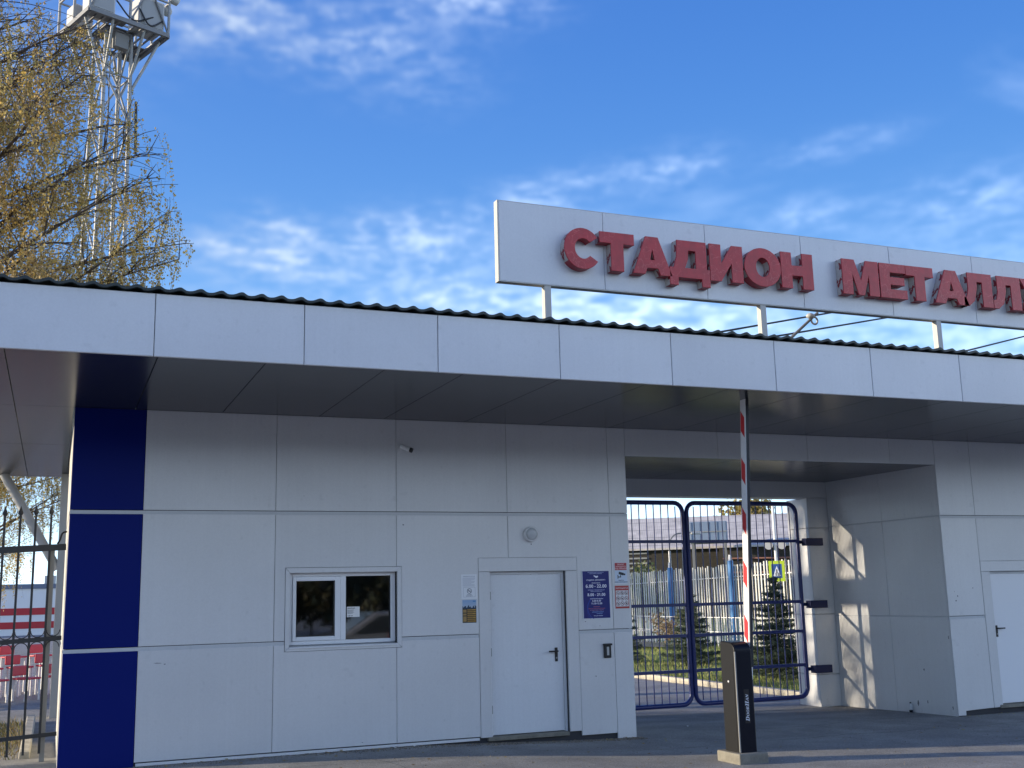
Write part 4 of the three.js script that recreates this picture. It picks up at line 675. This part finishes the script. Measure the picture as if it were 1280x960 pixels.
// far fence of tall cream pickets with blue posts
{
  const fx = 22.38, f = thing('tall_picket_fence', 'tall cream picket fence with one white rail along the far side of the lawn', 'fence', [fx, -0.2, 0]);
  const z0 = -13.2, z1 = -31.4, n = 104; const pk = box(-0.012, 0, -0.03, 0.012, 1, 0.03);
  for (let i = 0; i < n; i++) { const z = lerp(z0, z1, i / (n - 1)), u = i / (n - 1); if (i % 37 === 22) continue; const m = mesh('picket', pk, M.creamPaint, f); m.position.set(rr(-0.01, 0.01), 0, z); m.scale.y = lerp(2.93, 2.70, u) + rr(-0.05, 0.05); m.rotation.x = rr(-0.004, 0.004); }
  for (const [ya, yb] of [[2.53, 2.25], [0.42, 0.4]]) mesh('rail', sqbar(V(0.03, ya, z0), V(0.03, yb, z1), 0.06, 0.03), M.whitePaint, f);
  for (let i = 0; i < 5; i++) { const z = -16.4 - i * 4.25; const b = thing('fence_post', 'round blue steel post with a white cap standing before the cream pickets', 'post', [fx - 0.16, -0.2, z], 0, 'blue posts of the far fence'); const h = i === 1 ? 2.98 : 2.86; mesh('shaft', bar(V(0, 0, 0), V(0, h, 0), 0.1, 0.1, 12), M.postBlue, b); mesh('cap', bar(V(0, h, 0), V(0, h + 0.2, 0), 0.07, 0.05, 12), M.whitePaint, b); }
  const lf = thing('low_lawn_fence', 'low white fence of two rails and short bars before the tall pickets', 'fence', [20.9, -0.15, 0]);
  const lp = box(-0.01, 0, -0.012, 0.01, 1.02, 0.012);
  for (const y of [0.52, 1.0]) mesh('rail', sqbar(V(0, y, -14), V(0, y, -30), 0.04, 0.02), M.whitePaint, lf);
  for (let i = 0; i < 72; i++) { const m = mesh('bar', lp, M.whitePaint, lf); m.position.z = -14 - i * 16 / 71; }
}
// road sign with yellow-green border on a white pole, two small floodlights above it
{
  const s = thing('road_sign', 'square road sign with a yellow green border on a white pole by the far fence', 'sign', [20.83, -0.16, -15.95], -0.62);
  mesh('pole', bar(V(0, 0, 0), V(0, 4.6, 0), 0.05, 0.045, 10), M.whitePaint, s);
  const t = cutText(256, 288, (c, W, H) => { c.fillStyle = '#c3dc3a'; c.fillRect(0, 0, W, H); c.fillStyle = '#33589a'; c.fillRect(44, 44, W - 88, H - 88); c.fillStyle = '#e8edf4'; c.beginPath(); c.moveTo(W / 2, 70); c.lineTo(W - 66, H - 74); c.lineTo(66, H - 74); c.fill(); c.fillStyle = '#1d2330'; c.fillRect(W / 2 - 10, 120, 20, 50); c.fillRect(W / 2 - 24, 166, 18, 44); c.fillRect(W / 2 + 8, 166, 18, 44); });
  mesh('plate', plateGeo(-0.24, 2.14, 0.24, 2.77, 0.052, 0.004), faced(t, 0.5), s);
  for (const a of [-1, 1]) mesh('floodlight', [new THREE.CylinderGeometry(0.13, 0.10, 0.12, 16).rotateX(Math.PI / 2).translate(a * 0.2, 3.25, 0.06), bar(V(0, 3.25, 0), V(a * 0.2, 3.25, 0), 0.02, 0.02, 6)], M.galvBox, s);
  const l = thing('street_lamp', 'slim white street lamp with a curved arm beyond the far fence', 'lamp', [25.15, -0.2, -29.9], -0.3);
  mesh('pole', bar(V(0, 0, 0), V(0, 3.7, 0), 0.06, 0.05, 10), M.whitePaint, l); mesh('arm', tube([V(0, 3.7, 0), V(0.05, 4.15, 0), V(0.35, 4.45, 0), V(1.1, 4.5, 0)], 0.03, 18, 7), M.galvDark, l); mesh('head', rbox(1.0, 4.42, -0.1, 1.45, 4.52, 0.1, 0.03), M.galvBox, l);
}
// sheds beyond the fence
const roofTex = grayTex(512, (u, v) => { const k = 0.5 + 0.5 * Math.sin(u * Math.PI * 2 * 32), a = tfbm(u, v, 10, 221, 4), row = (v * 4) % 1 < 0.05 ? 0.75 : 1; const q = (186 + 14 * k + 50 * (a - 0.5)) * row; return [q, q * 0.985, q * 0.99]; }, 1 / 5, true);
M.slate = std(1.0, 0.96, 0.88, 0.9, { map: roofTex });
M.darkWall = std(0.07, 0.065, 0.06, 0.9, { map: concTex });
{
  function shed(name, label, pos, turn, w, d, he, hr, o = {}) {
    const b = thing(name, label, 'building', pos, turn);
    mesh('wall', [box(-w / 2, 0, -d, w / 2, he, 0)], M.darkWall, b);
    const sl = sheet([[0.45, he - 0.12], [-d / 2, hr], [-d - 0.45, he - 0.12], [-d - 0.45, he + 0.02], [-d / 2, hr + 0.15], [0.45, he + 0.02]], 0, w + 0.8, 0).rotateY(-Math.PI / 2); sl.translate(-w / 2 - 0.4, 0, 0);
    const p = sl.attributes.position, u = sl.attributes.uv; for (let i = 0; i < p.count; i++) u.setXY(i, p.getX(i), p.getZ(i)); mesh('roof', sl, M.slate, b);
    return b;
  }
  const yaw = -0.60;
  const A = shed('warehouse', 'long dark shed with a grey corrugated roof beyond the cream fence', [38.6, -0.3, -61.5], yaw, 26, 9, 5.2, 7.6);
  for (let i = 0; i < 8; i++) mesh('louvre', box(-12, 2.3 + i * 0.36, 0.02, 2.6, 2.42 + i * 0.36, 0.12), M.galv, A);
  const B = shed('workshop', 'dark shed with a pale hipped roof to the right of the louvred shed', [52.0, -0.3, -51.6], yaw, 17.5, 10, 5.2, 7.55);
  for (let i = 0; i < 4; i++) mesh('pipe', bar(V(-8.5, 4.3 - i * 0.5, 0.2), V(8.5, 4.1 - i * 0.5, 0.2), 0.07, 0.07, 6), i % 2 ? M.galv : std(0.30, 0.14, 0.10, 0.8), B);
  const P = thing('metal_cabin', 'blue grey sheet metal box standing above the shed eaves', 'cabin', [42.55, 5.05, -54.3], yaw);
  mesh('shell', rbox(-1.3, 0, -1.6, 1.3, 1.5, 0, 0.03), std(0.20, 0.26, 0.36, 0.55), P); for (let i = 0; i < 5; i++) mesh('rib', box(-1.2 + i * 0.6, 0.05, 0.001, -1.16 + i * 0.6, 1.45, 0.04), std(0.16, 0.21, 0.30, 0.55), P); mesh('band', box(-1.3, 0.75, 0.041, 1.3, 0.82, 0.07), M.galv, P); mesh('support', [box(-1.2, -5.2, -1.5, -1.05, 0, -1.35), box(1.05, -5.2, -1.5, 1.2, 0, -1.35), box(-1.2, -5.2, -0.2, -1.05, 0, -0.05), box(1.05, -5.2, -0.2, 1.2, 0, -0.05)], M.galvDark, P);
}
function leafyTree(name, label, pos, h, cr, cols, n, size, group) {
  const t = thing(name, label, 'tree', pos, rr(0, 6), group);
  const tp = curve(V(0, 0, 0), V(rr(-0.05, 0.05), 1, rr(-0.05, 0.05)), h * 0.75, 6, 0, 0.05), wood = taper(tp, h * 0.022, h * 0.008, 7), ends = [];
  for (let i = 0; i < 16; i++) { const a = tp[2 + i % 4], az = i * 2.4, c = curve(a, V(Math.cos(az), rr(0.4, 1.2), Math.sin(az)), cr * rr(0.7, 1.15), 4, 0.1, 0.15); wood.push(...taper(c, h * 0.008, h * 0.002, 4)); for (let k = 2; k < 5; k++) ends.push(c[k]); }
  ends.push(...tp.slice(4));
  mesh('trunk', wood, M.bark, t);
  const list = []; for (let i = 0; i < n; i++) { const e = ends[Math.floor(rnd() * ends.length)], r3 = cr * 0.42 * Math.cbrt(rnd()), q = V(rr(-1, 1), rr(-0.8, 0.9), rr(-1, 1)).normalize().multiplyScalar(r3).add(e), c = cols[Math.floor(rnd() * cols.length)], k = rr(0.75, 1.2); list.push([q, rq(), size * rr(0.7, 1.3), new THREE.Color().setRGB(c[0] * k, c[1] * k, c[2] * k)]); }
  instanced('crown', leafGeo, leafMat(), list, t); return t;
}
leafyTree('autumn_tree', 'yellow autumn tree rising behind the pale hipped roof', [62.5, -0.3, -78], 11.5, 4.2, [[0.42, 0.30, 0.06], [0.34, 0.26, 0.06], [0.24, 0.22, 0.06]], 5200, 0.42);
leafyTree('green_shrub', 'olive green shrub peering over the cream pickets before the louvred shed', [24.6, -0.25, -31.5], 3.6, 1.3, [[0.16, 0.19, 0.05], [0.20, 0.20, 0.06], [0.10, 0.13, 0.04]], 1800, 0.16);
for (const [x, z, h, l] of [[18.9, -19.5, 0.95, 'rusty brown leafless shrub beside the spruce between the gate leaves'], [18.2, -23.6, 0.9, 'rusty brown low shrub by the dirt path']]) leafyTree('dry_shrub', l, [x, -0.16, z], h, 0.75, [[0.26, 0.18, 0.10], [0.33, 0.24, 0.13], [0.16, 0.13, 0.07]], 900, 0.07);

// ---------------------------------------------------------------- left: stands, striped building, flower bed
{
  const y = -0.05;
  const b = thing('striped_building', 'low white building with two red stripes beyond the stands', 'building', [-4.5, y, -66], 0.04);
  mesh('wall', [box(-14, 0, -8, 10, 2.95, 0)], M.whitePaint, b); for (const [a, c] of [[0.42, 0.85], [1.28, 1.72]]) mesh('red_stripe', box(-14, a, 0.001, 10, c, 0.03), std(0.50, 0.03, 0.035, 0.6), b); mesh('parapet', box(-14.1, 2.95, -8.1, 10.1, 3.25, 0.1), std(0.15, 0.18, 0.24, 0.6), b);
  mesh('vent', [box(4.0, 3.25, -2, 4.7, 3.8, -1.3)], M.galvBox, b);
  const redSeat = std(0.62, 0.04, 0.06, 0.4), whiteFr = M.whitePaint;
  for (let row = 0; row < 3; row++) for (let i = 0; i < 11; i++) {
    const s = thing('stadium_seat', 'red plastic stadium seat on a white steel frame, in rows beyond the picket fence', 'seat', [-3.2 + i * 0.56 - row * 0.16, y + 0.16 * row, -9.7 - row * 1.25 - i * 0.28], 0.75 + rr(-0.06, 0.06), 'red stadium seats in rows');
    mesh('seat', rbox(-0.19, 0.40, -0.2, 0.19, 0.44, 0.2, 0.02), redSeat, s); mesh('backrest', rbox(-0.19, 0.47, -0.23, 0.19, 0.66, -0.19, 0.02), redSeat, s);
    for (const a of [-0.17, 0.17]) for (const c of [-0.16, 0.16]) mesh('leg', bar(V(a, -0.16 * row, c), V(a, 0.41, c), 0.022, 0.022, 6), whiteFr, s);
  }
  for (let i = 0; i < 5; i++) { const m = mesh(numbered('bed_kerb_stone'), rbox(-0.06, -0.12, -0.48, 0.06, 0.13, 0.48, 0.015), M.kerb); m.position.set(-0.22, y, -1.9 - i * 0.98); tag(m, 'grey kerb stone edging the dry flower bed behind the picket fence', 'kerb', 'kerb stones of the flower bed'); }
  const list = []; for (let i = 0; i < 3500; i++) { const x = rr(-2.2, -0.3), z = rr(-6.2, -1.4), c = [[0.30, 0.23, 0.10], [0.22, 0.18, 0.09], [0.16, 0.17, 0.06]][Math.floor(rnd() * 3)]; list.push([V(x, y + 0.02, z), rq(0.7), rr(0.06, 0.16), new THREE.Color().setRGB(...c)]); }
  const bl = new THREE.BufferGeometry(); bl.setAttribute('position', new THREE.Float32BufferAttribute([-0.06, 0, 0, 0.06, 0, 0, 0.03, 1, 0.3], 3)); bl.computeVertexNormals(); bl.setAttribute('uv', new THREE.Float32BufferAttribute([0, 0, 1, 0, 0.5, 1], 2));
  tag(instanced('dry_grass', bl, new THREE.MeshStandardMaterial({ roughness: 0.95, side: THREE.DoubleSide }), list), 'dry straw coloured grass in the flower bed behind the picket fence', 'grass', null, 'stuff');
}

// ---------------------------------------------------------------- behind the viewer: what the window panes mirror
{
  const c = thing('parked_car', 'silver parked car mirrored in the window', 'car', [8.0, 0, 15.6], 0);
  const s = new THREE.Shape([[-2.1, 0.32], [-2.12, 0.62], [-1.95, 0.80], [-1.0, 0.93], [-0.25, 1.42], [0.9, 1.46], [1.65, 1.05], [2.1, 0.98], [2.15, 0.40], [2.0, 0.30]].map(([x, y]) => new THREE.Vector2(x, y)));
  const paint = phys(0.30, 0.31, 0.32, 0.3, { clearcoat: 1, clearcoatRoughness: 0.05 });
  mesh('body', new THREE.ExtrudeGeometry(s, { depth: 1.5, bevelEnabled: true, bevelThickness: 0.1, bevelSize: 0.06, bevelSegments: 3 }).translate(0, -0.08, -0.75), paint, c);
  const gl = phys(0.05, 0.06, 0.065, 0.06); for (const z of [-0.853, 0.853]) mesh('side_window', sheet([[-0.86, 0.86], [1.35, 0.92], [0.80, 1.32], [-0.18, 1.30]], 0, 0.012, 0.002).translate(0, 0, z + 0.006), gl, c);
  mesh('windscreen', new THREE.BoxGeometry(0.92, 0.012, 1.36).rotateZ(0.58).translate(-0.66, 1.155, 0), gl, c);
  for (const x of [-1.35, 1.35]) for (const z of [-0.76, 0.76]) { const w = new THREE.Group(); w.name = 'wheel'; w.position.set(x, 0.31, z); c.add(w); mesh('tyre', new THREE.TorusGeometry(0.235, 0.075, 10, 24), M.rubber, w); mesh('rim', new THREE.CylinderGeometry(0.19, 0.19, 0.12, 18).rotateX(Math.PI / 2), M.galv, w); }
  mesh('seat_cover', rbox(0.05, 0.55, -0.86, 0.75, 1.05, -0.852, 0.002), std(0.30, 0.015, 0.04, 0.6), c);
  for (const z of [-0.6, 0.6]) mesh('headlight', rbox(-2.16, 0.60, z - 0.16, -2.02, 0.74, z + 0.16, 0.03), M.galvBox, c);
  const cols = [[0.045, 0.065, 0.03], [0.06, 0.075, 0.03], [0.10, 0.10, 0.035], [0.15, 0.12, 0.035]];
  for (let i = 0; i < 8; i++) leafyTree('roadside_bush', 'dense dark roadside bush across the road, mirrored in the window', [2.5 + i * 2.5 + rr(-0.3, 0.3), 0, 33 + rr(-0.8, 0.8)], rr(3.1, 3.6), 1.75, cols, 3400, 0.34, 'roadside bushes across the road');
  for (let i = 0; i < 17; i++) leafyTree('roadside_tree', 'tall leafy roadside tree across the road, facing the gatehouse', [-46 + i * 6.6 + rr(-1, 1), 0, 44 + rr(-2.5, 2.5)], rr(7.0, 9.0), 4.0, cols, 2400, 0.62, 'roadside trees across the road');
}

// ---------------------------------------------------------------- litter by the walls
{
  const b = thing('small_bottle', 'small white bottle with a dark base against the passage wall', 'bottle', [12.505, G(12.5, -0.95), -0.97]);
  mesh('body', new THREE.LatheGeometry([[0, 0.035], [0.026, 0.035], [0.026, 0.10], [0.012, 0.125], [0.012, 0.135]].map(([a, c]) => new THREE.Vector2(a, c)), 14), M.flash, b);
  mesh('base', new THREE.LatheGeometry([[0, 0], [0.027, 0], [0.027, 0.036], [0, 0.036]].map(([a, c]) => new THREE.Vector2(a, c)), 14), M.black, b); mesh('cap', new THREE.CylinderGeometry(0.013, 0.013, 0.02, 12).translate(0, 0.143, 0), M.black, b);
  const scrap = new THREE.IcosahedronGeometry(0.02, 1); { const p = scrap.attributes.position; for (let i = 0; i < p.count; i++) { const k = 0.7 + 0.5 * noise.noise(p.getX(i) * 60, p.getY(i) * 60, p.getZ(i) * 60); p.setXYZ(i, p.getX(i) * k * 1.3, p.getY(i) * k * 0.7, p.getZ(i) * k); } scrap.computeVertexNormals(); }
  for (const [x, z, l] of [[3.86, 0.06, 'crumpled white paper scrap at the wall foot under the window'], [4.10, 0.05, 'tiny white scrap at the wall foot nearer the door'], [8.35, -0.75, 'white pebble on the asphalt before the gate']]) { const m = mesh(numbered('paper_scrap'), scrap, M.flash); m.position.set(x, G(x, z) + 0.012, z); tag(m, l, 'litter'); if (x > 4) m.scale.setScalar(0.7); }
}

// cracks in the asphalt: thin ragged tar-dark ribbons
{
  const crackMat = std(0.045, 0.045, 0.047, 0.95);
  const lines = [[[0.6, 1.0], [8.5, 1.35], 0.008], [[7.6, 1.2], [14.6, 0.9], 0.010], [[8.0, 0.2], [12.2, -0.35], 0.009], [[9.2, 2.6], [15.5, 2.2], 0.010], [[3.2, 0.35], [3.9, 3.4], 0.007], [[10.9, -0.1], [12.3, 2.4], 0.008], [[6.9, 0.25], [7.9, 1.15], 0.008], [[8.6, -2.2], [12.1, -1.9], 0.010]];
  for (const [[ax, az], [bx, bz], w] of lines) {
    const n = Math.ceil(Math.hypot(bx - ax, bz - az) / 0.09), p = [], idx = [], L = Math.hypot(bx - ax, bz - az), px = -(bz - az) / L, pz = (bx - ax) / L;
    for (let i = 0; i <= n; i++) { const t = i / n, o = 0.16 * noise.noise(t * L * 0.8, ax * 3, 1) + 0.05 * noise.noise(t * L * 4, bx, 7), x = lerp(ax, bx, t) + px * o, z = lerp(az, bz, t) + pz * o, h = w * (0.35 + 0.9 * Math.abs(noise.noise(t * L * 2.2, 3, ax))) * Math.min(1, 6 * t, 6 * (1 - t)); for (const q of [-1, 1]) { const X2 = x + px * h * q, Z2 = z + pz * h * q; p.push(X2, G(X2, Z2) + 0.0085, Z2); } }
    for (let i = 0; i < n; i++) idx.push(2 * i, 2 * i + 1, 2 * i + 2, 2 * i + 1, 2 * i + 3, 2 * i + 2);
    const g = new THREE.BufferGeometry(); g.setAttribute('position', new THREE.Float32BufferAttribute(p, 3)); g.setAttribute('uv', new THREE.Float32BufferAttribute(new Float32Array(p.length / 3 * 2), 2)); g.setIndex(idx); g.computeVertexNormals(); structure(numbered('asphalt_crack'), g, crackMat);
  }
}
// scuffs and small chips seen on the cladding
{
  const mk = std(0.16, 0.165, 0.175, 0.8);
  const blob = (w, h) => { const pts = []; for (let i = 0; i < 11; i++) { const a = i / 11 * 2 * Math.PI, k = rr(0.45, 1.1); pts.push([w * k * Math.cos(a), h * k * Math.sin(a)]); } return new THREE.ExtrudeGeometry(new THREE.Shape(pts.map(q => new THREE.Vector2(...q))), { depth: 0.0005, bevelEnabled: false }); };
  const SCUFFS = [[1.12, 1.096, 0.05, 0.006], [1.20, 1.082, 0.012, 0.006], [12.736, 1.58, 0.012, 0.016], [12.70, 1.51, 0.018, 0.012], [13.05, 1.694, 0.014, 0.012], [12.683, 1.65, 0.008, 0.008], [3.99, 2.642, 0.014, 0.01], [5.711, 2.397, 0.01, 0.014], [6.576, 0.696, 0.008, 0.012], [3.474, 0.083, 0.014, 0.004], [2.747, 2.985, 0.006, 0.005], [6.45, 1.39, 0.012, 0.006], [6.66, 1.33, 0.008, 0.005]];
  const SIDE_SCUFFS = [[-0.04, -0.83, 0.02, 0.05], [-0.005, -0.62, 0.012, 0.035], [-0.06, -0.10, 0.012, 0.03], [0.471, -0.64, 0.02, 0.02], [0.97, -0.06, 0.01, 0.03]];
  for (const [x, y, w, h] of SCUFFS) mesh('scuff_mark', blob(w, h).translate(x, y, 0.0004), mk, bld);
  for (const [y, z, w, h] of SIDE_SCUFFS) mesh('scuff_mark', blob(w, h).rotateY(-Math.PI / 2).translate(PX1 - 0.0004, y, z), mk, bld);
}
// fallen leaves and grit on the asphalt, thicker along the wall foot
{
  const list = [], grit = []; const cl = [[0.36, 0.25, 0.07], [0.25, 0.16, 0.06], [0.42, 0.32, 0.10]];
  for (let i = 0; i < 420; i++) { const x = rr(-0.5, 16), wallFoot = rnd() < 0.45, z = wallFoot ? 0.05 + 0.3 * Math.pow(rnd(), 2.5) : rr(0.1, 6); if (x > 7.1 && x < 12.6 && wallFoot) continue; const c = cl[Math.floor(rnd() * 3)], k = rr(0.6, 1.1); E3.set(rr(-0.25, 0.25) - Math.PI / 2, 0, rr(-3, 3)); list.push([V(x, G(x, z) + 0.012, z), new THREE.Quaternion().setFromEuler(E3), rr(0.022, 0.05), new THREE.Color().setRGB(c[0] * k, c[1] * k, c[2] * k)]); }
  tag(instanced('fallen_leaves', leafGeo, new THREE.MeshStandardMaterial({ roughness: 0.9, side: THREE.DoubleSide }), list), 'small dry fallen leaves scattered over the asphalt', 'leaves', null, 'stuff');
  for (let i = 0; i < 5200; i++) { const foot = rnd() < 0.7, x = foot ? (rnd() < 0.35 ? rr(5.0, 7.2) : rr(0.9, 7.2)) : rr(-0.5, 16), z = foot ? 0.02 + 0.22 * Math.pow(rnd(), 2.2) : rr(0.1, 6), k = rr(0.5, 1.3); grit.push([V(x, G(x, z) + 0.002, z), rq(), rr(0.002, 0.008), new THREE.Color().setRGB(0.26 * k, 0.22 * k, 0.17 * k)]); }
  tag(instanced('grit', new THREE.IcosahedronGeometry(1, 0), new THREE.MeshStandardMaterial({ roughness: 0.95 }), grit), 'sandy grit along the foot of the wall', 'grit', null, 'stuff');
}

// ---------------------------------------------------------------- draw
const renderer = new THREE.WebGLRenderer({ antialias: true });
renderer.toneMapping = THREE.LinearToneMapping;
renderer.toneMappingExposure = EXPOSURE;
renderer.shadowMap.enabled = true;
renderer.setSize(1024, 768);
renderer.render(scene, camera);
